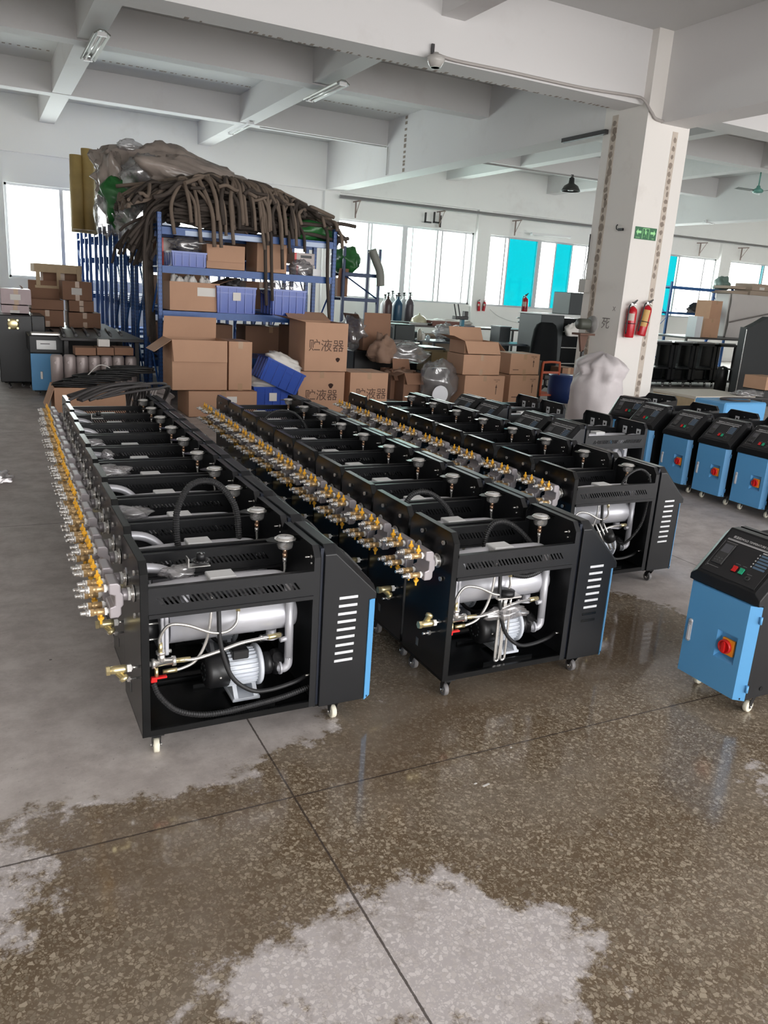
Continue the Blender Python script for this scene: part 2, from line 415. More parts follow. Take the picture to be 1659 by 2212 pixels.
    def chips(scale, th, keep):
        e = nd('ShaderNodeTexVoronoi', feature='DISTANCE_TO_EDGE'); e.inputs['Scale'].default_value = scale; L.new(va.outputs[0], e.inputs['Vector'])
        c = nd('ShaderNodeTexVoronoi', feature='F1'); c.inputs['Scale'].default_value = scale; L.new(va.outputs[0], c.inputs['Vector'])
        s3 = nd('ShaderNodeSeparateColor'); L.new(c.outputs['Color'], s3.inputs[0])
        e1 = smoothstep(math_('ADD', e.outputs['Distance'], math_('MULTIPLY', s3.outputs[1], -0.14)), th, th+0.05)
        k = math_('GREATER_THAN', s3.outputs[0], keep)
        return math_('MULTIPLY', e1, k), s3.outputs[2]
    c1, r1 = chips(84, 0.0, 0.42); c2, r2 = chips(150, 0.02, 0.45)
    chip = math_('MAXIMUM', c1, math_('MULTIPLY', c2, 0.7))
    matrix_dry = mixc(n_big, (0.50, 0.46, 0.455), (0.64, 0.59, 0.585))
    chip_dry = mixc(r1, (0.60, 0.55, 0.53), (0.80, 0.75, 0.735))
    dry = mixc(chip, matrix_dry, chip_dry)
    matrix_wet = mixc(n_mid, (0.105, 0.070, 0.040), (0.20, 0.145, 0.090))
    chip_wet = mixc(r1, (0.20, 0.155, 0.105), (0.47, 0.39, 0.29))
    wetc = mixc(chip, matrix_wet, chip_wet)
    murk = mixc(n_big, (0.125, 0.085, 0.055), (0.22, 0.165, 0.115))
    wetc = mixc(math_('MULTIPLY', pud, 0.88), wetc, murk)
    hazy = smoothstep(n_big, 0.40, 0.72)
    wetc = mixc(math_('MULTIPLY', hazy, 0.50), wetc, (0.33, 0.285, 0.235))
    dusty = mixc(smoothstep(n_mid, 0.3, 0.7), (0.40, 0.355, 0.33), (0.60, 0.55, 0.52))
    dusty = mixc(math_('MULTIPLY', smoothstep(noise_(2.6, 8, 0.75, 31), 0.52, 0.70), 0.35), dusty, (0.25, 0.215, 0.20))
    dusty = mixc(smoothstep(n_fine, 0.62, 0.72), dusty, (0.27, 0.24, 0.22))
    dry = mixc(math_('MULTIPLY', smoothstep(noise_(3.5, 9, 0.78, 17), 0.50, 0.66), 0.55), dry, (0.36, 0.315, 0.285))
    dryd = mixc(dustf, dry, dusty)
    base = mixc(wetf, dryd, wetc)
    # expansion joints and pock marks
    sx = nd('ShaderNodeSeparateXYZ'); L.new(tco, sx.inputs[0])
    def line(axis, v0, w=0.0035):
        d = math_('ABSOLUTE', math_('SUBTRACT', math_('ADD', sx.outputs[axis], math_('MULTIPLY', math_('SUBTRACT', n_fine, 0.5), 0.006)), v0))
        return math_('LESS_THAN', d, w)
    j = math_('MAXIMUM', line(0, 0.845), line(1, 2.14))
    for k_ in (1, -1, 2):
        j = math_('MAXIMUM', j, line(0, 0.845+3.4*k_)); j = math_('MAXIMUM', j, line(1, 2.14+3.4*abs(k_)))
    pv = nd('ShaderNodeTexVoronoi', feature='F1'); pv.inputs['Scale'].default_value = 4.5; L.new(tco, pv.inputs['Vector'])
    psep = nd('ShaderNodeSeparateColor'); L.new(pv.outputs['Color'], psep.inputs[0])
    hole = math_('MULTIPLY', math_('LESS_THAN', pv.outputs['Distance'], math_('MULTIPLY', psep.outputs[1], 0.060)), math_('GREATER_THAN', psep.outputs[0], 0.55))
    base = mixc(math_('MULTIPLY', hole, 0.75), base, (0.07, 0.055, 0.045))
    base = mixc(math_('MULTIPLY', j, 0.85), base, (0.055, 0.042, 0.035))
    L.new(base, bs.inputs['Base Color'])
    rw = math_('ADD', math_('MULTIPLY', math_('SUBTRACT', 1.0, pud), 0.10), math_('MULTIPLY', n_mid, 0.09))
    rough = math_('ADD', math_('MULTIPLY', wetf, rw), math_('MULTIPLY', math_('SUBTRACT', 1.0, wetf), 0.62))
    L.new(rough, bs.inputs['Roughness'])
    spc = math_('ADD', 0.3, math_('MULTIPLY', wetf, 0.35)); L.new(spc, bs.inputs['Specular IOR Level'])
    bp = nd('ShaderNodeBump'); bp.inputs['Distance'].default_value = 0.004
    hgt = math_('SUBTRACT', math_('MULTIPLY', n_mid, 0.5), math_('ADD', math_('MULTIPLY', j, 0.6), math_('MULTIPLY', hole, 0.5)))
    L.new(hgt, bp.inputs['Height']); L.new(math_('ADD', 0.03, math_('MULTIPLY', math_('SUBTRACT', 1.0, wetf), 0.35)), bp.inputs['Strength'])
    L.new(bp.outputs[0], bs.inputs['Normal'])
    me.materials.append(m)
build_floor()

# ------------------------------------------------------------------ shell of the hall
def struct(name, m, mats):
    o = m.build(name, mats); return prop(o, kind='structure')
YW = 20.6; ZS = 5.25
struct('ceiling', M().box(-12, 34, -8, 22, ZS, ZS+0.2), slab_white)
# window openings in the back wall: (x0, x1)
SILL, HEAD = 1.44, 3.47
WINS = [(-4.2, 0.0), (0.72, 4.1), (4.55, 8.0), (8.79, 13.12), (13.62, 17.98), (18.72, 23.15), (23.72, 28.1)]
wb = M(); xprev = -12
for a, b in WINS:
    wb.box(xprev, a, YW, YW+0.24, 0, ZS); wb.box(a, b, YW, YW+0.24, 0, SILL); wb.box(a, b, YW, YW+0.24, HEAD, ZS); xprev = b
wb.box(xprev, 34, YW, YW+0.24, 0, ZS)
for a, b in ((0.02, 0.70), (8.33, 8.76), (13.14, 13.60), (18.0, 18.7), (23.17, 23.70)): wb.box(a, b, YW-0.12, YW, 0, 4.1)   # pilasters
wb.box(-12, 34, YW-0.16, YW, 4.1, ZS)                                                   # spandrel beam
struct('wall_back', wb, wall_white)
struct('wall_right', M().box(33.8, 34, -8, YW, 0, ZS), wall_white)
wlft = M().box(-6.3, -6.1, -6, YW, 0, ZS)
struct('wall_left', wlft, wall_white)
struct('wall_front', M().box(-6.3, -2.2, -6.3, -6.1, 0, ZS).box(-2.2, 22.2, -6.3, -6.1, 4.2, ZS).box(22.2, 34, -6.3, -6.1, 0, ZS), wall_white)
og = M().box(-60, 90, 22.2, 90, -0.4, -0.2)
struct('ground', og, mat('pale concrete yard', (0.5, 0.5, 0.48), 0.9))
wn_ = 1
def window(n, x0, x1, panes, mull):
    f = M(); t = 0.05; y0, y1 = YW+0.06, YW+0.14
    f.box(x0, x1, y0, y1, SILL, SILL+t); f.box(x0, x1, y0, y1, HEAD-t, HEAD)
    f.box(x0, x0+t, y0, y1, SILL, HEAD); f.box(x1-t, x1, y0, y1, SILL, HEAD)
    o = f.build('window_%d' % n, window_alu); prop(o, kind='structure')
    sill = M().box(x0, x1, YW-0.04, YW+0.06, SILL-0.03, SILL).build('window_sill', wall_white, o)
    for xm, w in mull:
        M().box(xm-w/2, xm+w/2, y0-0.01, y1+0.01, SILL+t, HEAD-t).build('mullion', window_alu, o)
    for a, b, g in panes:
        M().box(a, b, YW+0.095, YW+0.101, SILL+t, HEAD-t).build('glass_pane', g, o)
def px_on_wall(px, py=560): return at(px, py, Y=YW+0.1).x
G0, G1, G2 = glass_clear, glass_mint, glass_teal
window(1, -4.2, 0.0, [(-4.15, -2.1, G0), (-2.1, -0.05, G0)], [(-2.1, 0.08)])
window(2, 0.72, 4.1, [(0.77, 1.9, G0), (1.9, 3.0, G0), (3.0, 4.05, G0)], [(1.9, 0.08), (3.0, 0.08)])
window(3, 4.55, 8.0, [(4.6, 6.2, G0), (6.2, 7.95, G0)], [(6.2, 0.08)])
window(4, 8.79, 13.12, [(8.84, 9.75, G0), (9.75, 10.75, G1), (10.95, 11.9, G1), (11.9, 13.07, G0)], [(9.72, 0.05), (9.82, 0.05), (10.85, 0.16), (11.1, 0.03), (11.9, 0.05), (12.06, 0.05), (12.85, 0.04)])
window(5, 13.62, 17.98, [(13.67, 14.25, G0), (14.42, 15.45, G2), (15.45, 16.1, G0), (16.2, 16.8, G2), (16.8, 17.93, G0)], [(14.25, 0.05), (14.38, 0.05), (15.52, 0.14), (16.15, 0.05), (16.8, 0.03), (17.35, 0.04)])
window(6, 18.72, 23.15, [(18.77, 20.9, G0), (20.95, 21.35, G2), (21.35, 23.1, G0)], [(20.92, 0.04), (21.4, 0.06), (22.6, 0.05)])
window(7, 23.72, 28.1, [(23.77, 25.5, G0), (25.5, 25.62, G2), (25.62, 28.05, G0)], [(25.5, 0.04), (25.65, 0.05), (27.3, 0.05)])
# beams: main beam across, secondary beams across, beams running away from the viewer
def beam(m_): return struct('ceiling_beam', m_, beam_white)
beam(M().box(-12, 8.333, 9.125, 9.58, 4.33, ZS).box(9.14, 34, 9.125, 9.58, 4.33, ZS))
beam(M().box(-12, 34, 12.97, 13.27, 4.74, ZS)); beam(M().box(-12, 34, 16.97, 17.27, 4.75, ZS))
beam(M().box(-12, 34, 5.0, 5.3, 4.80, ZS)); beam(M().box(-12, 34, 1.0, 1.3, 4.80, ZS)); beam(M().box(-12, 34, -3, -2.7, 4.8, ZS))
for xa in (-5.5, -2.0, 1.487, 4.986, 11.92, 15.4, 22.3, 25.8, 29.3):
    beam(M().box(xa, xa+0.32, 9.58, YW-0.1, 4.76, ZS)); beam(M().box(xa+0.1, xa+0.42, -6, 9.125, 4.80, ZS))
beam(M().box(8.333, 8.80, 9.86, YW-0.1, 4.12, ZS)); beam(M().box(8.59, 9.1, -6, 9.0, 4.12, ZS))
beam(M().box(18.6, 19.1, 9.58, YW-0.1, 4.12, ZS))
# the free-standing column with bare plaster strips and rust spots
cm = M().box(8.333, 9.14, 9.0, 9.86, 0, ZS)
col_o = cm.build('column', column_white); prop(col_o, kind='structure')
random.seed(5)
st1 = M().box(8.83, 8.93, 8.996, 9.0, 0, 4.05).build('bare_plaster_strip', plaster_strip, col_o)
st2 = M().box(8.329, 8.333, 9.58, 9.70, 0, 4.28).build('bare_plaster_strip', plaster_strip, col_o)
sm1 = M(); z = 0.1
while z < 3.95:
    w = random.uniform(0.022, 0.042); h = random.uniform(0.028, 0.05); cx = 8.88+random.uniform(-0.012, 0.012)
    if random.random() > 0.1:
        sm1.prism([(cx+w*math.cos(a)*random.uniform(.8, 1.15), z+h*math.sin(a)*random.uniform(.75, 1.15)) for a in [k*PI/6 for k in range(12)]], 'y', 8.9945, 8.9965)
    z += random.uniform(0.075, 0.115)
sm1.build('rust_spots', knot, col_o)
sm2 = M(); z = 0.3
while z < 4.2:
    w = random.uniform(0.03, 0.055); h = random.uniform(0.035, 0.07); cy = 9.64+random.uniform(-0.02, 0.02)
    sm2.prism([(cy+w*math.cos(a)*random.uniform(.8, 1.15), z+h*math.sin(a)*random.uniform(.75, 1.15)) for a in [k*PI/6 for k in range(12)]], 'x', 8.3275, 8.3295)
    z += random.uniform(0.08, 0.14)
sm2.build('rust_spots', knot, col_o)
# far column in the right bay
struct('column', M().box(18.5, 19.2, 9.1, 9.7, 0, ZS), column_white)
# dirt lines along beam edges (grime that stays in the formwork joints)
grime = M(); random.seed(8)
for k in range(70):
    x = 2.2 + k*0.085 + random.uniform(-.03, .03)
    if x > 8.2: break
    if 2.2 < x < 2.9 and random.random() < .5: continue
    w = random.uniform(0.015, 0.05); grime.box(x, x+w, 9.50+random.uniform(0, .05), 9.575, 4.3285, 4.3305)
for y_, x0, x1 in ((16.15, 1.9, 4.95), (16.15, -0.3, 1.4), (16.15, 5.5, 8.2)):
    x = x0
    while x < x1:
        w = random.uniform(0.02, 0.07); grime.box(x, x+w, y_-0.03, y_+0.03, ZS-0.003, ZS-0.0005); x += random.uniform(0.07, 0.13)
z = 4.14
while z < 5.2:
    h = random.uniform(0.03, 0.09); grime.box(8.330, 8.333, 16.08, 16.18, z, z+h); z += random.uniform(.06, .13)
struct('trim_1', grime, knot)

# ------------------------------------------------------------------ mold temperature controllers
# local frame: x 0 (pipe end) .. 0.89 (door end), y 0 (near side) .. 0.36, z up from the floor
WD = 0.36
def yz_profile(w=WD, z0=0.10, z1=0.745, zc=0.705, c=0.03): return [(0, z0), (w, z0), (w, zc), (w-c, z1), (c, z1), (0, zc)]
def flange_band(m, xa, xb, w=WD, t=0.0025, mat=0):
    p = yz_profile(w); q = [(t, 0.10+t), (w-t, 0.10+t), (w-t, 0.705-t*.5), (w-0.03-t*.4, 0.745-t), (0.03+t*.4, 0.745-t), (t, 0.705-t*.5)]
    n = len(p)
    vs = [(xa, a, b) for a, b in p] + [(xb, a, b) for a, b in p] + [(xa, a, b) for a, b in q] + [(xb, a, b) for a, b in q]
    fs = []
    for i in range(n):
        j = (i+1) % n
        fs += [(i, j, n+j, n+i), (2*n+i, 3*n+i, 3*n+j, 2*n+j), (i, 2*n+i, 2*n+j, j), (n+i, n+j, 3*n+j, 3*n+i)]
    m.add(vs, fs, mat)

def make_valve(up, parent, name='ball_valve'):
    """one brass ball valve with nipple and butterfly handle; origin at the block face, pointing to -x"""
    m = M()
    m.cyl((0.0, 0, 0), (-0.010, 0, 0), 0.0095, 10, 1)                    # tape wrapped thread
    m.lathe([(0.0145, 0), (0.0145, 0.008)], (-0.006, 0, 0), '-x', 6, 1, smooth=False)
    m.lathe([(0.0115, 0), (0.0115, 0.018), (0.0125, 0.020), (0.0125, 0.026), (0.0105, 0.028), (0.0105, 0.036), (0.013, 0.038)], (-0.012, 0, 0), '-x', 12, 0)
    m.lathe([(0.0135, 0), (0.0135, 0.012)], (-0.048, 0, 0), '-x', 6, 0, smooth=False)
    m.lathe([(0.0125, 0), (0.0125, 0.006)], (-0.059, 0, 0), '-x', 10, 1)
    m.lathe([(0.0125, 0), (0.0125, 0.007), (0.0075, 0.009), (0.0075, 0.014), (0.0085, 0.015), (0.006, 0.019), (0.0078, 0.020), (0.0055, 0.027)], (-0.064, 0, 0), '-x', 10, 2)
    s = 1 if up else -1
    m.cyl((-0.026, 0, s*0.008), (-0.026, 0, s*0.020), 0.006, 8, 3)
    # butterfly handle: hub plate with a vertical fin
    m.lathe([(0.0, 0.0), (0.010, 0.0), (0.010, 0.004), (0.0, 0.004)], (-0.026, 0, s*0.019), 'z' if up else '-z', 10, 3)
    m.box(-0.036, -0.016, -0.005, 0.005, s*0.019, s*0.025, 3)
    m.prism([(-0.034, s*0.022), (-0.018, s*0.022), (-0.017, s*0.028), (-0.022, s*0.032), (-0.023, s*0.045), (-0.029, s*0.045), (-0.030, s*0.032), (-0.035, s*0.028)], 'y', -0.0025, 0.0025, 3)
    o = m.build(name, [brass, ptfe, steel, handle_yellow], parent)
    return o

def make_manifold(parent, yc):
    """pearl grey distribution block with two lugs, neck and round union to the rear sheet, four valves"""
    h = bpy.data.objects.new('x', None)
    m = M(); zc = 0.60; k = 0.052
    prof = [(-0.088, zc+0.062), (-0.060, zc+0.062), (-0.050, zc+0.052), (-0.050, zc+0.028), (-0.042, zc+0.018), (-0.042, zc-0.018), (-0.050, zc-0.028), (-0.050, zc-0.052), (-0.060, zc-0.062), (-0.088, zc-0.062),
            (-0.088, zc-0.024), (-0.070, zc-0.018), (-0.070, zc+0.018), (-0.088, zc+0.024)]
    m.prism(prof, 'y', yc-k, yc+k)
    m.lathe([(0.021, 0), (0.021, 0.022)], (-0.043, yc, zc), 'x', 20)
    o = m.build('manifold', [block_metal, ptfe, steel], parent, bevel=0.004)
    u = M()
    u.lathe([(0.024, 0), (0.024, 0.008)], (-0.022, yc, zc), 'x', 8, 1, smooth=False)
    u.lathe([(0.017, 0), (0.017, 0.02)], (-0.018, yc, zc), 'x', 16, 0)
    u.lathe([(0.030, 0), (0.030, 0.004)], (-0.005, yc, zc), 'x', 20, 0)
    u.build('pipe_union', [steel, ptfe], o)
    for up in (True, False):
        for dy in (0.030, -0.030):
            v = V_UP if up else V_DN
            c = v.copy(); COL.objects.link(c); c.parent = o
            c.location = (-0.088, yc+dy, zc + (0.041 if up else -0.041))
    return o

def slotted_rail(y, parent, sgn):
    """L shaped rail with a row of slanted slots; sgn +1: flanges point to +y"""
    m = M(); x0, x1, z0, z1 = 0.028, 0.618, 0.558, 0.655
    sz0, sz1 = 0.590, 0.618; lean = -0.020
    m.box(x0, x1, y, y+0.002*sgn, z0, sz0); m.box(x0, x1, y, y+0.002*sgn, sz1, z1)
    N_ = 30; a0, a1 = x0+0.044, x1-0.042; p = (a1-a0)/N_; sw = p*0.50
    def bar(xa, xb, xc, xd):
        vs = [(xa, y, sz0), (xb, y, sz0), (xc, y, sz1), (xd, y, sz1)]; vs += [(a, y+0.002*sgn, c) for a, b, c in vs]
        m.add(vs, [(0, 1, 2, 3), (4, 7, 6, 5), (1, 5, 6, 2), (0, 3, 7, 4)])
    bar(x0, a0, a0+lean, x0)
    for i in range(N_):
        s = a0+i*p+sw; e = a0+(i+1)*p
        if i < N_-1: bar(s, e, e+lean, s+lean)
        else: bar(s, x1, x1, s+lean)
    m.box(x0, x1, y, y+0.018*sgn, z1-0.002, z1)
    m.box(x0, x1, y, y+0.014*sgn, z0, z0+0.002)
    m.box(x0, x1, y-0.006*sgn, y, z0-0.012, z0+0.002); m.box(x0, x1, y-0.003*sgn, y, z1-0.012, z1)
    return m.build('slotted_rail', black_paint, parent)

def make_caster(parent, x, y, wheel_mat, ang=0.0):
    m = M()
    m.box(-0.030, 0.030, -0.025, 0.025, 0.088, 0.092, 1); m.cyl((0, 0, 0.076), (0, 0, 0.088), 0.017, 12, 1)
    m.prism([(-0.012, 0.074), (0.012, 0.078), (0.030, 0.050), (0.022, 0.022), (0.012, 0.022), (0.004, 0.05)], 'y', -0.0155, -0.0135, 1)
    m.prism([(-0.012, 0.074), (0.012, 0.078), (0.030, 0.050), (0.022, 0.022), (0.012, 0.022), (0.004, 0.05)], 'y', 0.0135, 0.0155, 1)
    m.box(-0.012, 0.014, -0.0155, 0.0155, 0.072, 0.078, 1)
    m.lathe([(0.012, 0.0), (0.020, 0.0005), (0.0255, 0.001), (0.0275, 0.004), (0.0275, 0.018), (0.0255, 0.021), (0.020, 0.0215), (0.012, 0.022)], (0.016, -0.011, 0.0276), 'y', 24, 0)
    m.lathe([(0.012, 0), (0.012, 0.001)], (0.016, 0.0115, 0.0276), 'y', 12, 2); m.lathe([(0.012, 0), (0.012, 0.001)], (0.016, -0.0125, 0.0276), 'y', 12, 2)
    m.cyl((0.016, -0.020, 0.0276), (0.016, 0.020, 0.0276), 0.0045, 8, 2)
    o = m.build('caster', [wheel_mat, black_plastic, steel], parent); o.location = (x, y, 0); o.rotation_euler = (0, 0, ang)
    return o

TEXTS = {}
def text_obj(body, size, mtl, parent, loc, rot, name='printed_text', extrude=0.0003, align='CENTER', sx=1.0):
    c = bpy.data.curves.new(name, 'FONT'); c.body = body; c.size = size; c.extrude = extrude; c.align_x = align; c.align_y = 'CENTER'
    c.resolution_u = 2; c.materials.append(mtl)
    key = (body, size, mtl.name)
    if key not in TEXTS:
        tmp = bpy.data.objects.new(name, c); COL.objects.link(tmp)
        bpy.context.view_layer.update()
        me = bpy.data.meshes.new_from_object(tmp.evaluated_get(bpy.context.evaluated_depsgraph_get()))
        bpy.data.objects.remove(tmp); TEXTS[key] = me
        if not me.materials: me.materials.append(mtl)
    o = bpy.data.objects.new(name, TEXTS[key]); COL.objects.link(o); o.parent = parent; o.location = loc; o.rotation_euler = rot; o.scale = (sx, 1, 1)
    return o

def control_head(parent, detail=True):
    """wedge shaped black cabinet (with louvres), sloping control panel"""
    secs = []
    for y, zt, zk in ((0.0, 0.712, 0.540), (0.030, 0.745, 0.565), (WD-0.030, 0.745, 0.565), (WD, 0.712, 0.540)):
        secs.append([(0.660, y, 0.092), (0.850, y, 0.092), (0.850, y, 0.515), (0.880, y, 0.515), (0.880, y, zk), (0.705, y, zt), (0.660, y, zt)])
    m = M(); n = 7
    vs = [p for s_ in secs for p in s_]; fs = [list(range(n))[::-1], list(range(3*n, 4*n))]
    for k in range(3):
        for i in range(n): j = (i+1) % n; fs.append((k*n+i, k*n+j, (k+1)*n+j, (k+1)*n+i))
    m.add(vs, fs)
    head = m.build('control_cabinet', black_paint, parent, bevel=0.003)
    return head
def slope_frame():
    """matrix of the sloping panel: x to the viewer's right (-y), y up the slope, z out"""
    a = Vector((0.880, 0, 0.565)); b = Vector((0.705, 0, 0.745))
    up = (b-a).normalized(); right = Vector((0, 1, 0)); out = right.cross(up).normalized()
    c = (a+b)/2 + Vector((0, WD/2, 0))
    m = Matrix(((right.x, up.x, out.x, c.x), (right.y, up.y, out.y, c.y), (right.z, up.z, out.z, c.z), (0, 0, 0, 1)))
    return m, (b-a).length
def control_panel(parent, text=True):
    mx, L_ = slope_frame(); w = 0.125; h = L_/2-0.016
    def sub(m, name, mats, par): m.x = Matrix.Identity(4); return m.build(name, mats, par)
    base = M(); base.x = mx; base.bbox(-w-0.012, w+0.012, -h-0.004, h+0.004, 0.0, 0.003, 0.001)
    p = base.build('control_panel', panel_print, parent)
    t = M(); t.x = mx
    t.box(-w, w, h-0.046, h-0.042, 0.0031, 0.0035, 0)                 # silver rule under the title
    t.box(-w, w, h-0.040, h-0.0385, 0.0031, 0.0035, 0)
    t.box(-w-0.004, -w-0.003, -h+0.02, h-0.055, 0.0031, 0.0034, 1); t.box(-w+0.008, -w+0.058, -h+0.028, -h+0.0295, 0.0031, 0.0034, 1)
    t.prism([(-w+0.000, -h+0.027), (-w+0.005, -h+0.027), (-w+0.0025, -h+0.032)], 'z', 0.0031, 0.0034, 0)
    t.box(-w+0.006, -w+0.062, h-0.058, h-0.0565, 0.0031, 0.0034, 1)
    for k in range(5):
        yy = h-0.068-0.0155*k
        t.lathe([(0.0, 0), (0.0034, 0), (0.0034, 0.0008), (0, 0.0008)], (w-0.068, yy, 0.003), 'z', 10, 0)
        t.box(w-0.060, w-0.004, yy-0.0048, yy+0.0048, 0.0031, 0.0034, 2)
    t.box(w-0.062, w-0.040, h-0.057, h-0.052, 0.0031, 0.0034, 0)
    t.box(-0.010, 0.014, -h+0.077, -h+0.0785, 0.0031, 0.0034, 1); t.box(0.026, 0.046, -h+0.077, -h+0.0785, 0.0031, 0.0034, 1); t.box(w-0.060, w-0.036, -h+0.050, -h+0.0515, 0.0031, 0.0034, 1)
    t.build('printed_marks', [print_white, mat('grey print', (0.3, 0.3, 0.3), 0.5), label_blue], p)
    d = M(); d.x = mx; d.bbox(-w+0.010, -w+0.062, -h+0.044, h-0.064, 0.003, 0.010, 0.002, 0)
    d.box(-w+0.015, -w+0.057, h-0.115, h-0.072, 0.0102, 0.0106, 1)
    for k in range(6): d.box(-w+0.018+0.014*(k % 3), -w+0.023+0.014*(k % 3), -h+0.056+0.014*(k//3), -h+0.060+0.014*(k//3), 0.0101, 0.0108, 1)
    d.build('display', [mat('display bezel', (0.05, 0.05, 0.05), 0.25), panel_grey], p)
    for nm, x0, mt in (('red_rocker_switch', -0.008, red_plastic), ('green_rocker_switch', 0.026, green_plastic)):
        r = M(); r.x = mx; r.box(x0, x0+0.024, -h+0.034, -h+0.066, 0.003, 0.0055, 1)
        r.prism([(-h+0.037, 0.005), (-h+0.063, 0.005), (-h+0.063, 0.013), (-h+0.050, 0.008), (-h+0.037, 0.010)], 'x', x0+0.002, x0+0.022, 0)
        r.build(nm, [mt, black_plastic], p)
    b = M(); b.x = mx; b.lathe([(0.013, 0), (0.013, 0.004), (0.004, 0.005), (0.004, 0.002)], (w-0.046, -h+0.032, 0.003), 'z', 16)
    b.build('buzzer', mat('buzzer black', (0.03, 0.03, 0.03), 0.4), p)
    if text:
        q = mx @ Matrix.Translation((0.016, h-0.026, 0.0032))
        tx = text_obj('模温机/MOLD TEMPERATURE CONTROLLER', 0.0145, print_white, p, (0, 0, 0), (0, 0, 0), 'title_text', sx=0.86)
        loc, rot, sc = q.decompose(); tx.location = loc; tx.rotation_euler = rot.to_euler()
    return p

def door(parent, y0=-0.001, y1=WD+0.001):
    m = M(); c = 0.030
    # chamfered tray seen from above, with a square recess for the switch
    xa, xb = 0.852, 0.890; z0, z1 = 0.088, 0.512
    ry0, ry1, rz0, rz1 = 0.200, 0.302, 0.232, 0.356   # recess; y measured so that it sits to the hinge side
    m.add([(xb, y0+c, z0), (xb, y1-c, z0), (xb, y1-c, z1), (xb, y0+c, z1), (xb, ry0, rz0), (xb, ry1, rz0), (xb, ry1, rz1), (xb, ry0, rz1)],
          [(0, 1, 5, 4), (1, 2, 6, 5), (2, 3, 7, 6), (3, 0, 4, 7)])
    m.add([(xb, ry0, rz0), (xb, ry1, rz0), (xb, ry1, rz1), (xb, ry0, rz1), (xb-0.022, ry0+.008, rz0+.016), (xb-0.022, ry1-.004, rz0+.016), (xb-0.022, ry1-.004, rz1-.010), (xb-0.022, ry0+.008, rz1-.010)],
          [(0, 1, 5, 4), (1, 2, 6, 5), (2, 3, 7, 6), (3, 0, 4, 7), (4, 5, 6, 7)])
    for ya, yb in ((y0, y0+c), (y1, y1-c)):
        m.add([(xa, ya, z0), (xb, yb, z0), (xb, yb, z1), (xa, ya, z1)], [(0, 1, 2, 3)])
    m.add([(xa, y0, z0), (xb, y0+c, z0), (xb, y1-c, z0), (xa, y1, z0)], [(0, 1, 2, 3)]); m.add([(xa, y0, z1), (xb, y0+c, z1), (xb, y1-c, z1), (xa, y1, z1)], [(0, 1, 2, 3)])
    m.add([(xa, y0, z0), (xa, y1, z0), (xa, y1, z1), (xa, y0, z1)], [(0, 1, 2, 3)])
    d = m.build('door', blue_paint, parent)
    h = M(); yy = 0.058
    h.lathe([(0.0, 0), (0.011, 0), (0.011, 0.005), (0.008, 0.007), (0, 0.007)], (xb, yy, 0.335), 'x', 16, 0); h.lathe([(0.0, 0), (0.011, 0), (0.011, 0.005), (0.008, 0.007), (0, 0.007)], (xb, yy, 0.250), 'x', 16, 0)
    h.bbox(xb, xb+0.0062, yy-0.011, yy+0.011, 0.250, 0.335, 0.002); h.bbox(xb+0.006, xb+0.012, yy-0.0065, yy+0.0065, 0.248, 0.318, 0.002, 0)
    h.build('door_handle', mat('satin zinc handle', (0.62, 0.62, 0.64), 0.35, metal=0.3), d)
    s = M(); cy, cz = 0.246, 0.294
    s.bbox(xb-0.020, xb-0.006, cy-0.022, cy+0.040, cz-0.036, cz+0.036, 0.003, 1)
    s.lathe([(0.031, 0), (0.031, 0.006), (0.029, 0.015), (0.025, 0.015), (0.025, 0.006), (0, 0.006)], (xb-0.008, cy, cz), 'x', 24, 0)
    s.prism([(cy-0.006, cz-0.023), (cy+0.006, cz-0.023), (cy+0.007, cz+0.018), (cy, cz+0.024), (cy-0.007, cz+0.018)], 'x', xb-0.004, xb+0.012, 0)
    s.box(xb-0.006, xb-0.0055, cy+0.010, cy+0.016, cz+0.024, cz+0.027, 2)
    s.build('main_switch', [red_plastic, orange_plastic, black_plastic], d)
    g = M()
    for zz in (0.130, 0.440): g = M(); g.cyl((xa+0.004, y1+0.004, zz), (xa+0.004, y1+0.004, zz+0.032), 0.006, 8); g.box(xa-0.004, xa+0.004, y1-0.001, y1+0.005, zz+.002, zz+0.030); g.build('hinge', blue_paint, d)
    return d

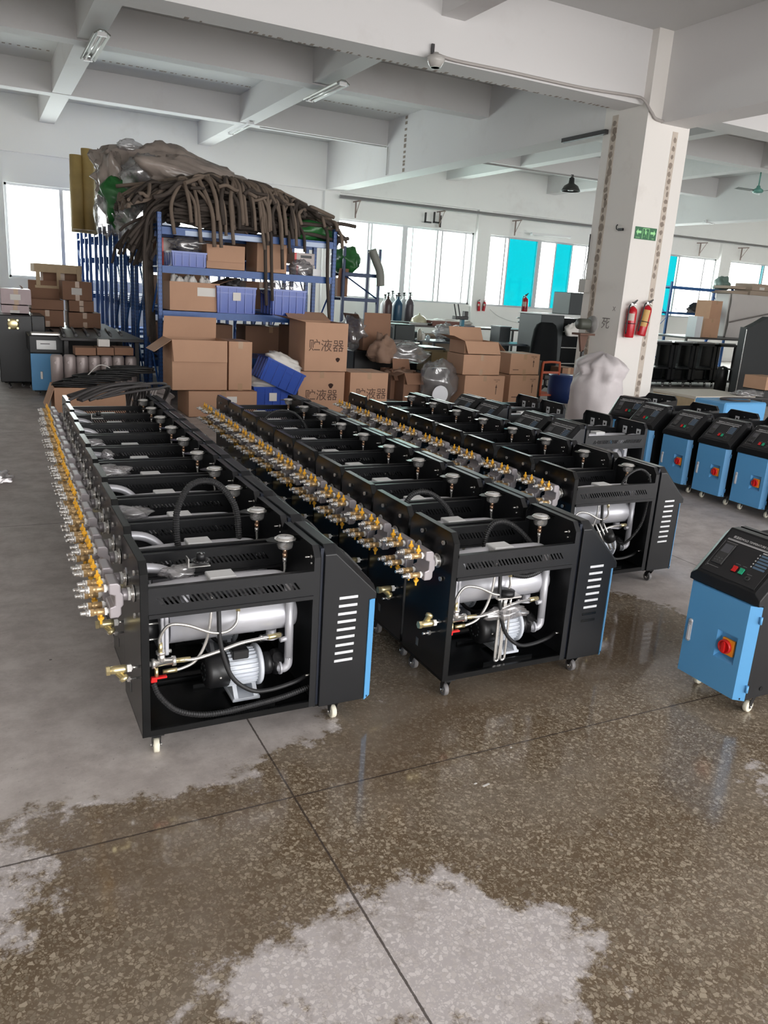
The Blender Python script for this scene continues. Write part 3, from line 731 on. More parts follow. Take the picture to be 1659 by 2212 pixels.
def motor_pump(parent):
    cy, cz = 0.160, 0.236
    m = M()
    m.lathe([(0.056, 0), (0.062, 0.004), (0.062, 0.115)], (0.335, cy, cz), 'x', 28, 0)
    for k in range(26):                                           # cooling fins
        a = 2*PI*k/26; c_, s_ = math.cos(a), math.sin(a); t = 0.0016
        u = Vector((0, c_, s_)); w = Vector((0, -s_, c_))
        P = [Vector((0.338, cy, cz))+u*0.060-w*t, Vector((0.338, cy, cz))+u*0.060+w*t, Vector((0.338, cy, cz))+u*0.070+w*t, Vector((0.338, cy, cz))+u*0.070-w*t]
        Q = [p+Vector((0.108, 0, 0)) for p in P]
        m.add(P+Q, [(0, 1, 2, 3), (4, 7, 6, 5), (0, 4, 5, 1), (1, 5, 6, 2), (2, 6, 7, 3), (3, 7, 4, 0)])
    m.bbox(0.345, 0.452, cy-0.075, cy+0.075, 0.126, 0.138, 0.002, 0)
    m.prism([(cy-0.072, 0.138), (cy-0.030, 0.190), (cy+0.030, 0.190), (cy+0.072, 0.138)], 'x', 0.352, 0.368, 0)
    m.prism([(cy-0.072, 0.138), (cy-0.030, 0.190), (cy+0.030, 0.190), (cy+0.072, 0.138)], 'x', 0.428, 0.444, 0)
    m.lathe([(0.0, 0), (0.076, 0), (0.080, 0.003), (0.080, 0.012), (0.074, 0.018), (0.03, 0.020)], (0.450, cy, cz), 'x', 32, 0)
    mo = m.build('motor', motor_paint, parent)
    f = M()
    f.lathe([(0.02, 0), (0.050, 0.001), (0.064, 0.010), (0.068, 0.022), (0.068, 0.085), (0.064, 0.088)], (0.252, cy, cz), 'x', 28, 0)
    f.cyl((0.30, cy-0.069, cz), (0.30, cy-0.071, cz), 0.004, 8, 1)
    for k in range(10):
        a = 2*PI*k/10; f.cyl((0.251, cy+0.03*math.cos(a), cz+0.03*math.sin(a)), (0.2522, cy+0.03*math.cos(a), cz+0.03*math.sin(a)), 0.005, 6, 2)
    f.build('fan_cover', [black_plastic, steel, grey_metal], mo)
    b = M(); b.bbox(0.352, 0.415, cy-0.045, cy+0.045, 0.285, 0.322, 0.004); b.build('terminal_box', black_plastic, mo)
    p = M()
    p.lathe([(0.036, 0), (0.036, 0.018), (0.044, 0.020), (0.044, 0.040), (0.034, 0.042), (0.034, 0.052), (0.048, 0.054), (0.050, 0.062), (0.050, 0.082), (0.040, 0.090), (0.0, 0.092)], (0.470, cy, cz-0.004), 'x', 24, 0)
    p.cyl((0.535, cy-0.01, cz), (0.535, cy-0.035, cz+0.03), 0.022, 14, 0)
    p.build('pump', black_plastic, mo)
    return mo

def rhomb(m, c, axis, r=0.036, t=0.010, mat=0):
    """two-bolt diamond flange"""
    poly = []
    for k in range(7): a = math.radians(-40+80*k/6); poly.append((r*1.25+0.010*math.cos(a)-0.006, 0.010*math.sin(a)))
    for k in range(9): a = math.radians(60+60*k/8); poly.append((r*0.62*math.cos(a), r*0.72*math.sin(a)))
    for k in range(7): a = math.radians(140+80*k/6); poly.append((-r*1.25+0.010*math.cos(a)+0.006, 0.010*math.sin(a)))
    for k in range(9): a = math.radians(240+60*k/8); poly.append((r*0.62*math.cos(a), r*0.72*math.sin(a)))
    m.prism([(c[0]+u, (c[1] if axis == 'z' else c[2])+w) for u, w in poly], axis, (c[2] if axis == 'z' else c[1]), (c[2] if axis == 'z' else c[1])+t, mat)
    for s_ in (-1, 1):
        if axis == 'z': m.cyl((c[0]+s_*r*1.1, c[1], c[2]-0.006), (c[0]+s_*r*1.1, c[1], c[2]+t+0.006), 0.006, 6, 1)
        else: m.cyl((c[0]+s_*r*1.1, c[1]-0.006, c[2]), (c[0]+s_*r*1.1, c[1]+t+0.006, c[2]), 0.006, 6, 1)

V_UP = make_valve(True, None); V_DN = make_valve(False, None)

def make_controller(kind='row'):
    """kind 'row': complete with manifolds; 'bare': no manifolds, rear sheet with square cut-outs"""
    R = root('mold_temperature_controller', None, None)
    # sheets
    m = M(); m.prism(yz_profile(), 'x', 0.0, 0.0025); flange_band(m, 0.0, 0.028)
    if kind == 'bare':
        for yc in (0.105, 0.265):
            m.bbox(0.003, 0.006, yc-0.024, yc+0.024, 0.625, 0.685, 0.001, 1)
            m.lathe([(0.010, 0), (0.010, 0.002)], (0.0062, yc, 0.66), 'x', 12, 2)
        m.cyl((0.003, 0.185, 0.69), (0.006, 0.185, 0.69), 0.005, 8, 3)
    rs = m.build('rear_panel', [black_gloss if kind == 'row' else black_paint, slot_metal, black_plastic, steel], R)
    for yc, zz in ((0.10, 0.690), (0.10, 0.535), (0.275, 0.690), (0.275, 0.535)):
        b = M(); b.lathe([(0.004, 0), (0.004, 0.009), (0.010, 0.009), (0.010, 0.003), (0.005, 0.001)], (-0.001, yc-0.03, zz), '-x', 6, 0, smooth=False)
        if kind == 'row': b.build('panel_bolt', steel, rs)
    hs = M(); hs.bbox(-0.0015, 0.0, 0.215, 0.235, 0.168, 0.205, 0.0005, 0); hs.build('vent_hole', mat('grey grommet', (0.10, 0.10, 0.10), 0.5), rs)
    m = M(); m.prism(yz_profile(), 'x', 0.6425, 0.645); flange_band(m, 0.618, 0.645)
    m.cyl((0.632, 0.07, 0.66), (0.6425, 0.07, 0.66), 0.004, 6, 1); m.cyl((0.620, 0.05, 0.21), (0.6425, 0.05, 0.21), 0.004, 6, 1)
    m.cyl((0.605, 0.06, 0.690), (0.6425, 0.06, 0.690), 0.003, 6, 1); m.cyl((0.628, 0.06, 0.690), (0.632, 0.06, 0.690), 0.007, 6, 1)
    m.build('bulkhead', [black_paint, steel], R)
    m = M(); m.box(0.0, 0.645, 0.002, WD-0.002, 0.108, 0.112)
    m.box(0.028, 0.618, 0.0, 0.0025, 0.100, 0.124); m.box(0.028, 0.618, WD-0.0025, WD, 0.100, 0.124); m.box(0.028, 0.618, 0.0, 0.014, 0.122, 0.1245); m.box(0.028, 0.618, WD-0.014, WD, 0.122, 0.1245)
    m.box(0.64, 0.87, 0.01, WD-0.01, 0.092, 0.100)
    m.box(0.24, 0.50, 0.05, 0.058, 0.112, 0.126); m.box(0.24, 0.50, 0.27, 0.278, 0.112, 0.126)
    m.build('base_tray', black_gloss, R)
    slotted_rail(0.0, R, 1); slotted_rail(WD, R, -1)
    m = M(); m.box(0.646, 0.659, 0.012, WD-0.012, 0.10, 0.735); m.build('gap_shade_fill', mat('navy gap shade', (0.006, 0.010, 0.022), 0.4), R)  # near-black filler paints the shade of the open gap beside the cabinet
    hd = control_head(R)
    for ya, yb in ((-0.0015, 0.001), (WD-0.001, WD+0.0015)):
        lv = M()
        for k in range(9):
            z = 0.277+k*0.0322
            lv.bbox(0.715+k*0.0012, 0.792+k*0.0012, ya, yb, z-0.0055, z+0.0055, 0.001)  # pale strips paint the bright plate reflecting behind the open slots
        lo = lv.build('louvre_slots', slot_metal, hd); lo['kind'] = 'stuff'
    control_panel(R)
    dr = door(R)
    # pipework and tank
    m = M(); cy, cz, r = 0.170, 0.440, 0.067
    m.lathe([(0.0, 0), (r*0.55, 0.002), (r*0.9, 0.012), (r, 0.028), (r, 0.49)], (0.612, cy, cz), '-x', 32, 0)
    m.bbox(0.098, 0.112, cy-0.082, cy+0.082, cz-0.082, cz+0.082, 0.003, 0); m.bbox(0.084, 0.096, cy-0.082, cy+0.082, cz-0.082, cz+0.082, 0.003, 0)
    for sy in (-1, 1):
        for sz in (-1, 1): m.cyl((0.074, cy+sy*0.070, cz+sz*0.070), (0.122, cy+sy*0.070, cz+sz*0.070), 0.0075, 6, 1)
    for k in range(3): m.cyl((0.03, cy-0.04, cz-0.03+0.03*k), (0.085, cy-0.04, cz-0.03+0.03*k), 0.004, 6, 1)
    m.cyl((0.008, cy, cz), (0.085, cy, cz), 0.050, 20, 2)
    m.cyl((0.515, cy-0.01, cz-0.066), (0.515, cy-0.01, cz-0.100), 0.020, 16, 0)
    rhomb(m, (0.515, cy-0.01, cz-0.104), 'z')
    m.build('heating_tank', [silver_paint, steel, black_plastic], R)
    m = M(); y1 = 0.125
    m.ring(spline([(0.0, 0.105, 0.605), (0.20, y1, 0.612), (0.42, y1, 0.612), (0.52, y1-0.005, 0.607), (0.560, y1-0.012, 0.575), (0.567, 0.105, 0.52)], 8), 0.019, 16, 0)
    m.ring([(0.567, 0.105, 0.53), (0.567, 0.100, 0.27)], 0.0165, 16, 0)
    m.ring(spline([(0.567, 0.100, 0.275), (0.565, 0.100, 0.245), (0.550, 0.103, 0.228), (0.535, 0.118, 0.226)], 6), 0.0165, 14, 0)
    m.ring(spline([(0.0, 0.270, 0.62), (0.07, 0.268, 0.630), (0.14, 0.262, 0.612), (0.19, 0.25, 0.560), (0.205, 0.225, 0.48)], 8), 0.0185, 14, 0)
    m.lathe([(0.026, 0), (0.026, 0.008)], (0.541, 0.112, 0.228), '-x', 16, 0)
    rhomb(m, (0.538, 0.135, 0.236), 'y', 0.032, 0.009)
    m.cyl((0.567, 0.100, 0.355), (0.53, 0.098, 0.351), 0.010, 10, 0)
    m.build('silver_pipework', [silver_paint, steel], R)
    m = M(); m.bbox(0.252, 0.350, 0.070, 0.145, 0.618, 0.643, 0.003, 0); m.box(0.258, 0.344, 0.0695, 0.071, 0.618, 0.626, 1); m.build('junction_box', [white_plastic, grey_metal], R)
    motor_pump(R)
    # hoses
    m = M()
    m.ring(spline([(0.076, 0.06, 0.40), (0.074, 0.058, 0.445), (0.105, 0.05, 0.492), (0.165, 0.04, 0.488), (0.25, 0.04, 0.448), (0.31, 0.05, 0.440), (0.350, 0.07, 0.460), (0.362, 0.09, 0.50)], 8), 0.0058, 8, 0)
    m.cyl((0.362, 0.09, 0.495), (0.363, 0.095, 0.525), 0.0085, 6, 1); m.cyl((0.076, 0.06, 0.385), (0.076, 0.06, 0.425), 0.008, 8, 1)
    m.build('braided_hose', [steel, brass_pale], R)
    m = M()
    m.ring(spline([(0.155, 0.055, 0.350), (0.20, 0.05, 0.350), (0.28, 0.045, 0.368), (0.36, 0.05, 0.385), (0.44, 0.07, 0.382), (0.505, 0.09, 0.375)], 8), 0.0065, 8, 0)
    m.cyl((0.475, 0.082, 0.377), (0.530, 0.097, 0.374), 0.010, 6, 1); m.cyl((0.120, 0.06, 0.350), (0.180, 0.055, 0.350), 0.009, 6, 1)
    m.build('braided_hose', [steel, brass_pale], R)
    m = M()
    m.ring(spline([(0.10, 0.07, 0.308), (0.15, 0.07, 0.310), (0.20, 0.065, 0.335), (0.235, 0.06, 0.40), (0.250, 0.055, 0.48), (0.258, 0.06, 0.58)], 8), 0.0058, 8, 0)
    m.cyl((0.085, 0.07, 0.308), (0.135, 0.07, 0.308), 0.0085, 6, 1)
    m.build('braided_hose', [steel, brass_pale], R)
    m = M(); m.ring(spline([(0.280, 0.055, 0.58), (0.280, 0.050, 0.50), (0.286, 0.040, 0.39), (0.325, 0.035, 0.265), (0.40, 0.035, 0.195), (0.48, 0.045, 0.178), (0.58, 0.06, 0.185), (0.64, 0.08, 0.195)], 8), 0.0085, 8, 0)
    m.build('power_cable', black_rubber, R)
    m = M()                                                      # T fitting and nipples
    m.lathe([(0.014, 0), (0.014, 0.065), (0.018, 0.065), (0.018, 0.078)], (0.050, 0.06, 0.350), 'x', 16, 0); m.lathe([(0.018, 0), (0.018, 0.012)], (0.044, 0.06, 0.350), 'x', 16, 0)
    m.cyl((0.080, 0.06, 0.350), (0.077, 0.06, 0.388), 0.0135, 14, 0); m.cyl((0.077, 0.06, 0.384), (0.077, 0.06, 0.394), 0.017, 14, 0)
    m.cyl((0.0, 0.06, 0.350), (0.05, 0.06, 0.350), 0.010, 10, 0)
    m.build('tee_fitting', steel, R)
    m = M(); m.cyl((0.060, 0.055, 0.335), (0.060, 0.050, 0.300), 0.007, 8, 1); m.bbox(0.040, 0.095, 0.040, 0.056, 0.296, 0.304, 0.002, 0); m.bbox(0.038, 0.060, 0.038, 0.058, 0.286, 0.298, 0.002, 0)
    m.build('red_valve_lever', [red_plastic, brass_pale], R)
    m = M()                                                      # brass Y strainer and drain nipple outside the rear sheet
    yy, zz = 0.045, 0.355
    m.lathe([(0.009, 0), (0.009, 0.022)], (-0.045, yy, zz), 'x', 8, 1); m.lathe([(0.014, 0), (0.014, 0.014)], (-0.040, yy, zz), 'x', 6, 1, smooth=False); m.cyl((-0.03, yy, zz), (0.0, yy, zz), 0.005, 8, 2)
    m.lathe([(0.0165, 0), (0.0165, 0.012)], (-0.108, yy, zz), 'x', 6, 0, smooth=False)
    m.lathe([(0.013, 0), (0.015, 0.02), (0.015, 0.045), (0.0135, 0.056)], (-0.098, yy, zz), 'x', 12, 0)
    q = Vector((-0.078, yy, zz)); dd = Vector((0.62, 0.25, 0.74)).normalized() if kind == 'row2' else Vector((0.55, -0.25, -0.62)).normalized()
    m.lathe([(0.012, 0), (0.012, 0.034), (0.016, 0.034), (0.016, 0.046), (0.010, 0.050)], q, dd, 8, 0)
    if kind != 'bare': m.build('strainer', [brass_pale, ptfe, steel], R)
    yn, zn = 0.085, 0.292
    m = M(); m.cyl((-0.050, yn, zn), (0.0, yn, zn), 0.004, 8, 0); m.lathe([(0.010, 0), (0.010, 0.010)], (-0.034, yn, zn), 'x', 6, 0, smooth=False); m.cyl((-0.060, yn, zn), (-0.045, yn, zn), 0.0055, 8, 0)
    if kind != 'bare': m.build('drain_nipple', [steel], R)
    # pressure gauge
    if kind != 'bare':
        gx, gy, gz = 0.572, 0.190, 0.722
        m = M(); m.prism([(gx-0.075, gy-0.012), (gx-0.045, gy-0.034), (gx+0.045, gy-0.034), (gx+0.06, gy-0.01), (gx+0.073, gy-0.01), (gx+0.073, gy+0.034), (gx-0.045, gy+0.034), (gx-0.075, gy+0.012)], 'z', gz-0.001, gz+0.001, 1)
        m.lathe([(0.020, -0.038), (0.027, -0.034), (0.031, -0.022), (0.031, 0.0), (0.041, 0.001), (0.041, 0.004), (0.034, 0.005), (0.034, 0.010), (0.031, 0.0105), (0.030, 0.0085), (0.0, 0.0085)], (gx, gy, gz), 'z', 28, 0)
        for k in range(3):
            a = 2*PI*k/3+0.5; m.cyl((gx+0.037*math.cos(a), gy+0.037*math.sin(a), gz+0.002), (gx+0.037*math.cos(a), gy+0.037*math.sin(a), gz+0.007), 0.004, 6, 0)
        m.lathe([(0.0, 0), (0.029, 0), (0.029, 0.001), (0, 0.001)], (gx, gy, gz+0.0085), 'z', 24, 2)
        m.add([(gx-0.002, gy, gz+0.0102), (gx+0.002, gy, gz+0.0102), (gx+0.014, gy+0.018, gz+0.0102)], [(0, 1, 2)], 3)
        g = m.build('pressure_gauge', [steel, black_gloss, glass_dial, black_plastic], R)
        m = M(); m.cyl((gx, gy, gz-0.036), (gx+0.001, gy, gz-0.056), 0.0085, 6, 1); m.cyl((gx, gy, gz-0.056), (gx+0.001, gy, gz-0.072), 0.0095, 6, 1); m.cyl((gx, gy, gz-0.072), (gx, gy, gz-0.092), 0.008, 8, 0)
        m.ring(spline([(gx, gy, gz-0.09), (gx+0.001, gy-0.002, gz-0.12), (gx-0.008, gy-0.008, gz-0.15), (gx-0.028, gy-0.016, gz-0.18)], 6), 0.0055, 8, 0)
        m.build('gauge_tube', [steel, mat('copper coloured fitting', (0.66, 0.42, 0.28), 0.3, metal=0.9)], g)
    if kind != 'bare':
        make_manifold(R, 0.112); make_manifold(R, 0.272)
    for x, y in ((0.055, 0.045), (0.055, WD-0.045), (0.745, 0.045), (0.745, WD-0.045)): make_caster(R, x, y, WHEEL[0], random.uniform(-0.3, 0.5)+PI/2)
    return R

WHEEL = [cream_wheel]
ORD = ['first', 'second', 'third', 'fourth', 'fifth', 'sixth', 'seventh', 'eighth', 'ninth', 'tenth']
random.seed(3)
proto = make_controller('row')
WHEEL[0] = grey_tyre; proto_g = None
def set_wheels(o, m_):
    for ch in o.children:
        if ch.name.startswith('caster'):
            ch.data = ch.data.copy(); ch.data.materials[0] = m_
rows = []
first = True
def place_row(n, x0, dx, y0, pitch, which, group, wheel):
    out = []
    for k in range(n):
        global first
        o = proto if first else copy_tree(proto); first = False
        o.location = (x0+dx*k, y0+pitch*k, 0); o.rotation_euler = (0, 0, 0)
        pos = 'nearest unit' if k == 0 else ('rearmost unit' if k == n-1 else '%s unit from the front' % ORD[k])
        prop(o, 'black open-sided controller with brass valves, %s of the %s row' % (pos, which), 'mold temperature controller', group)
        out.append(o)
    return out
random.seed(11)
row1 = place_row(10, 0.423, 0.0125, 2.51, 0.398, 'left', 'controllers in the left row', None)
row2 = place_row(10, 1.630, 0.0115, 2.51, 0.400, 'middle', 'controllers in the middle row', None)
row3 = place_row(8, 2.930, 0.012, 3.34, 0.420, 'right', 'controllers in the right row', None)
gt = {}
for o in row2+row3:
    for ch in o.children:
        if ch.name.startswith('caster'):
            if ch.data.name not in gt: d = ch.data.copy(); d.materials[0] = grey_tyre; gt[ch.data.name] = d
            ch.data = gt[ch.data.name]
for o in row1[1:]: o.location.x += random.uniform(-0.004, 0.004)
row1[0].location.x -= 0.004

def hose_on(o, pts, r=0.012, name='corrugated_conduit', step=0.0045):
    m = M(); corrugated(m, pts, r, step); return m.build(name, black_rubber, o)
# corrugated conduits that stand up out of some machines
hose_on(row1[0], [(0.045, 0.040, 0.285), (0.065, 0.032, 0.235), (0.12, 0.022, 0.175), (0.20, 0.014, 0.145), (0.29, 0.013, 0.137), (0.40, 0.02, 0.140), (0.52, 0.03, 0.146), (0.64, 0.05, 0.158)], 0.0115)
hose_on(row1[1], [(0.235, 0.10, 0.56), (0.215, 0.10, 0.66), (0.222, 0.12, 0.77), (0.285, 0.15, 0.862), (0.385, 0.16, 0.862), (0.46, 0.15, 0.77), (0.475, 0.13, 0.66), (0.475, 0.12, 0.56)], 0.014)
hose_on(row2[0], [(0.325, 0.25, 0.52), (0.325, 0.25, 0.63), (0.36, 0.25, 0.69), (0.42, 0.24, 0.695), (0.48, 0.22, 0.66), (0.53, 0.18, 0.60), (0.545, 0.16, 0.55)], 0.013)
hose_on(row2[1], [(0.09, 0.20, 0.56), (0.08, 0.20, 0.67), (0.12, 0.20, 0.745), (0.20, 0.19, 0.755), (0.28, 0.17, 0.70), (0.33, 0.15, 0.62), (0.345, 0.14, 0.55)], 0.013)
hose_on(row2[7], [(0.08, 0.15, 0.58), (0.10, 0.15, 0.70), (0.20, 0.15, 0.765), (0.33, 0.15, 0.75), (0.42, 0.15, 0.66), (0.44, 0.15, 0.58)], 0.010)
hose_on(row3[0], [(0.42, 0.06, 0.54), (0.40, 0.05, 0.62), (0.43, 0.04, 0.70), (0.52, 0.035, 0.735), (0.60, 0.03, 0.68), (0.615, 0.03, 0.55), (0.59, 0.03, 0.40), (0.54, 0.05, 0.30), (0.50, 0.08, 0.25)], 0.0085)
hose_on(row2[0], [(0.38, 0.10, 0.50), (0.45, 0.09, 0.49), (0.53, 0.10, 0.505), (0.57, 0.13, 0.54)], 0.012)
# loose thermostat knob with bracket, heating element and film bags inside the front machines
def thermostat(o, x, y, z):
    m = M(); m.lathe([(0.034, 0), (0.036, 0.004), (0.026, 0.008), (0.022, 0.008)], (x, y, z), 'z', 24, 0); m.lathe([(0.017, 0), (0.015, 0.024), (0.0, 0.026)], (x, y, z+0.008), 'z', 16, 0)
    m.box(x-0.050, x-0.046, y-0.02, y+0.02, z-0.012, z+0.020, 1); m.box(x-0.050, x+0.03, y-0.02, y+0.02, z-0.014, z-0.011, 1); m.box(x-0.003, x+0.003, y-0.018, y-0.002, z+0.034, z+0.0345, 2)
    for k in range(14):
        a = 2*PI*k/14; m.box(x+0.029*math.cos(a)-0.0012, x+0.029*math.cos(a)+0.0012, y+0.029*math.sin(a)-0.0012, y+0.029*math.sin(a)+0.0012, z+0.0062, z+0.0070, 2)
    return m.build('thermostat_knob', [black_plastic, steel, print_white], o)
thermostat(row1[0], 0.245, 0.17, 0.672); thermostat(row1[8], 0.20, 0.17, 0.672)
def crumple(o, c, r, seed, name='film_bag'):
    m = M(); m.blob(c, r, 0.28, 1.9, seed, 26, 16, 0, 0.14); return m.build(name, film, o)
crumple(row1[0], (0.165, 0.19, 0.635), (0.055, 0.04, 0.020), 1)
crumple(row1[2], (0.10, 0.14, 0.650), (0.085, 0.06, 0.022), 2); crumple(row1[4], (0.10, 0.16, 0.650), (0.10, 0.06, 0.028), 3)
crumple(row1[6], (0.07, 0.14, 0.650), (0.07, 0.06, 0.022), 5); crumple(row1[5], (0.13, 0.16, 0.655), (0.03, 0.03, 0.025), 4)
crumple(row2[0], (0.33, 0.045, 0.352), (0.10, 0.035, 0.030), 6)
m = M()
for k, (dx, dy) in enumerate(((-0.012, 0), (0.004, 0.012), (0.020, 0.0))):
    x = 0.312+dx; y = 0.045+dy
    m.ring(spline([(x-0.012, y, 0.42), (x-0.012, y, 0.30), (x-0.011, y, 0.15), (x-0.004, y, 0.128), (x+0.006, y, 0.130), (x+0.012, y, 0.15), (x+0.012, y, 0.30), (x+0.012, y, 0.42)], 5), 0.0052, 8, 0)
m.box(0.26, 0.38, 0.02, 0.08, 0.425, 0.432, 0); m.lathe([(0.036, 0), (0.036, 0.022), (0.0, 0.024)], (0.32, 0.05, 0.432), 'z', 20, 1)
m.build('heating_element', [steel, black_plastic], row2[0])
m = M()
for k in range(4): m.cyl((0.02+0.03*k+0.18, 0.035, 0.42), (0.13+0.03*k+0.18, 0.03, 0.25), 0.0055, 8, 0)
m.lathe([(0.034, 0), (0.034, 0.06)], (0.33, 0.035, 0.36), (0.55, 0, -0.83), 16, 1)
m.build('heating_element', [steel, black_plastic], row3[0])
for ch in row2[0].children:
    if ch.name.startswith('strainer'): ch.rotation_euler = (PI, 0, 0); ch.location = (0, 0.09, 0.710)
    if ch.name.startswith('control_cabinet'):
        for k in (0, 1): M().bbox(0.714+k*0.0012, 0.793+k*0.0012, -0.0022, 0.0, 0.277+k*0.0322-0.006, 0.277+k*0.0322+0.006, 0.0008).build('dark_louvre', black_gloss, ch)
# bare machines facing the other way (fourth row)
bare = make_controller('bare')
def place_turned(src, X, Y, ang, label, group, copy=True):
    """front of the machine at world X, near side at world Y, door end towards -x"""
    o = copy_tree(src) if copy else src
    o.rotation_euler = (0, 0, PI+ang)
    o.location = Vector((X, Y, 0)) + Matrix.Rotation(ang, 3, 'Z') @ Vector((0.892, WD, 0))
    prop(o, label, 'mold temperature controller', group); return o
for i, (Y, d) in enumerate(((4.75, 0.0), (5.16, 0.0), (5.80, 0.0), (6.19, 0.0))):
    place_turned(bare, 3.975, Y, 0, 'black controller without valves facing left, %s from the front of the turned-round row' % ORD[i], 'unfinished controllers turned round behind the right row', i > 0)
# closed blue machines
closed = copy_tree(bare)
for ch in list(closed.children):
    if ch.name.startswith(('slotted_rail', 'braided_hose', 'power_cable', 'tee_fitting', 'red_valve_lever')): bpy.data.objects.remove(ch); continue
    if ch.name.startswith('control_cabinet'):
        for q in list(ch.children):
            if q.name.startswith('louvre'): bpy.data.objects.remove(q)
    if ch.name.startswith('caster'): ch.data = ch.data.copy(); ch.data.materials[0] = cream_wheel; ch.rotation_euler = (0, 0, 0.15)
sp_ = M()
for ya, yb in ((-0.001, 0.001), (WD-0.001, WD+0.001)):
    M().box(0.004, 0.655, ya, yb, 0.10, 0.70).build('side_panel', black_paint, closed)
for zz, xx in ((0.19, 0.70), (0.13, 0.76)):
    sk = M().lathe([(0.0, 0), (0.010, 0), (0.010, 0.001)], (xx, WD+0.0018, zz), 'y', 16)
    sk.build('side_hole', mat('hole black', (0.002, 0.002, 0.002), 0.9), closed)
blue_units = [(5.775, 4.245, 0, 'blue-fronted controller, nearest but one in the far right row, cut by the photo edge'), (5.775, 4.67, 0, 'blue-fronted controller in the middle of the far right row, bright side edge showing'),
              (5.79, 5.115, 0, 'blue-fronted controller directly left of the one with the bright side edge'), (5.765, 3.83, 0, 'barely visible corner of a blue-fronted controller at the right photo edge'),
              (5.79, 5.60, 0, 'blue-fronted controller half hidden behind the turned-round black machines')]
for X, Y, a, lb in blue_units: place_turned(closed, X, Y, a, lb, 'blue-fronted controllers in the far right row')
place_turned(closed, 6.02, 6.02, 0.35, 'blue-fronted controller turned aslant at the head of the far right row', 'blue-fronted controllers in the far right row')
place_turned(closed, 2.738, 1.945, 0, 'blue-fronted controller standing alone at the right foreground edge', None, False)
for v in (V_UP, V_DN): bpy.data.objects.remove(v)

# ------------------------------------------------------------------ things around the machines
def rect(px0, py0, px1, py1, Y):
    a = at(px0, py0, Y=Y); b = at(px1, py1, Y=Y); return a.x, b.x, a.z, b.z

def carton(label, x, y, z, w, d, h, rz=0.0, mats=None, open_top=None, tape='v', group=None, text=None, arrow=False, name='cardboard_box', hole=None, sheet=None):
    """x, y: near left bottom corner; open_top: dict of flap angles (degrees from upright, outward) for front/back/left/right"""
    R = root(name, label, 'box', (x, y, z), rz, group)
    t = 0.006; cm = mats or carton_mat; m = M()
    m.box(0, w, 0, d, 0, t)
    m.box(0, w, 0, t, 0, h); m.box(0, w, d-t, d, 0, h); m.box(0, t, t, d-t, 0, h); m.box(w-t, w, t, d-t, 0, h)
    if open_top is None: m.box(0.001, w-0.001, 0.001, d-0.001, h-t, h)
    m.build('carton_body', cm, R)
    if open_top is not None:
        fl = d/2*0.95
        for side, ang in open_top.items():
            a = math.radians(ang); f = M()
            if side == 'front':
                L = fl; f.add([(0, 0, h), (w, 0, h), (w-.01, -L*math.sin(a), h+L*math.cos(a)), (.01, -L*math.sin(a), h+L*math.cos(a)), (0, t, h), (w, t, h), (w-.01, -L*math.sin(a)+t, h+L*math.cos(a)+t*.3), (.01, -L*math.sin(a)+t, h+L*math.cos(a)+t*.3)], [(0, 1, 2, 3), (4, 7, 6, 5), (0, 3, 7, 4), (1, 5, 6, 2), (2, 6, 7, 3)])
            elif side == 'back':
                L = fl; f.add([(0, d, h), (w, d, h), (w-.01, d+L*math.sin(a), h+L*math.cos(a)), (.01, d+L*math.sin(a), h+L*math.cos(a)), (0, d-t, h), (w, d-t, h), (w-.01, d+L*math.sin(a)-t, h+L*math.cos(a)), (.01, d+L*math.sin(a)-t, h+L*math.cos(a))], [(0, 3, 2, 1), (4, 5, 6, 7), (0, 4, 7, 3), (1, 2, 6, 5), (2, 3, 7, 6)])
            else:
                s = -1 if side == 'left' else 1; x0 = 0 if side == 'left' else w; L = min(w, d)/2*0.95
                f.add([(x0, 0, h), (x0, d, h), (x0+s*L*math.sin(a), d-.01, h+L*math.cos(a)), (x0+s*L*math.sin(a), .01, h+L*math.cos(a)), (x0-s*t, 0, h), (x0-s*t, d, h), (x0+s*L*math.sin(a)-s*t, d-.01, h+L*math.cos(a)), (x0+s*L*math.sin(a)-s*t, .01, h+L*math.cos(a))], [(0, 1, 2, 3), (4, 7, 6, 5), (0, 3, 7, 4), (1, 5, 6, 2), (2, 6, 7, 3)])
            f.build('flap', cm, R)
    elif tape:
        m = M(); m.box(w/2-0.03, w/2+0.03, -0.001, 0, h-0.09, h); m.box(w/2-0.03, w/2+0.03, -0.001, d, h, h+0.001); m.build('tape', tape_mat, R)
        M().box(w/2-0.03, w/2+0.03, -0.001, 0, 0, 0.09).build('tape', tape_mat, R)
    if sheet: M().box(sheet[0], sheet[1], -0.0015, 0, sheet[2], sheet[3]).build('paper_label', paper_white, R)
    if hole: M().prism([(hole[0]+hole[2]*math.cos(a)*(1+.3*math.sin(3*a)), hole[1]+hole[2]*math.sin(a)) for a in [k*PI/5 for k in range(10)]], 'y', -0.0012, 0).build('torn_hole', mat('dark hole', (0.03, 0.012, 0.008), 0.9), R)
    if text: text_obj(text[0], text[1], ink, R, (text[2], -0.0014, text[3]), (PI/2, 0, 0), 'printed_text')
    if arrow:
        m = M(); ax = w*0.80; m.box(ax-0.006, ax+0.006, -0.0014, 0, h*0.38, h*0.62); m.prism([(ax-0.018, h*0.60), (ax+0.018, h*0.60), (ax, h*0.72)], 'y', -0.0014, 0); m.build('up_arrow', ink, R)
        text_obj('THIS SIDE\nUP', 0.028, ink, R, (ax, -0.0014, h*0.83), (PI/2, 0, 0), 'printed_text')
        M().box(w*0.10, w*0.30, -0.0012, 0, h*0.22, h*0.25).build('printed_line', ink, R)
    return R

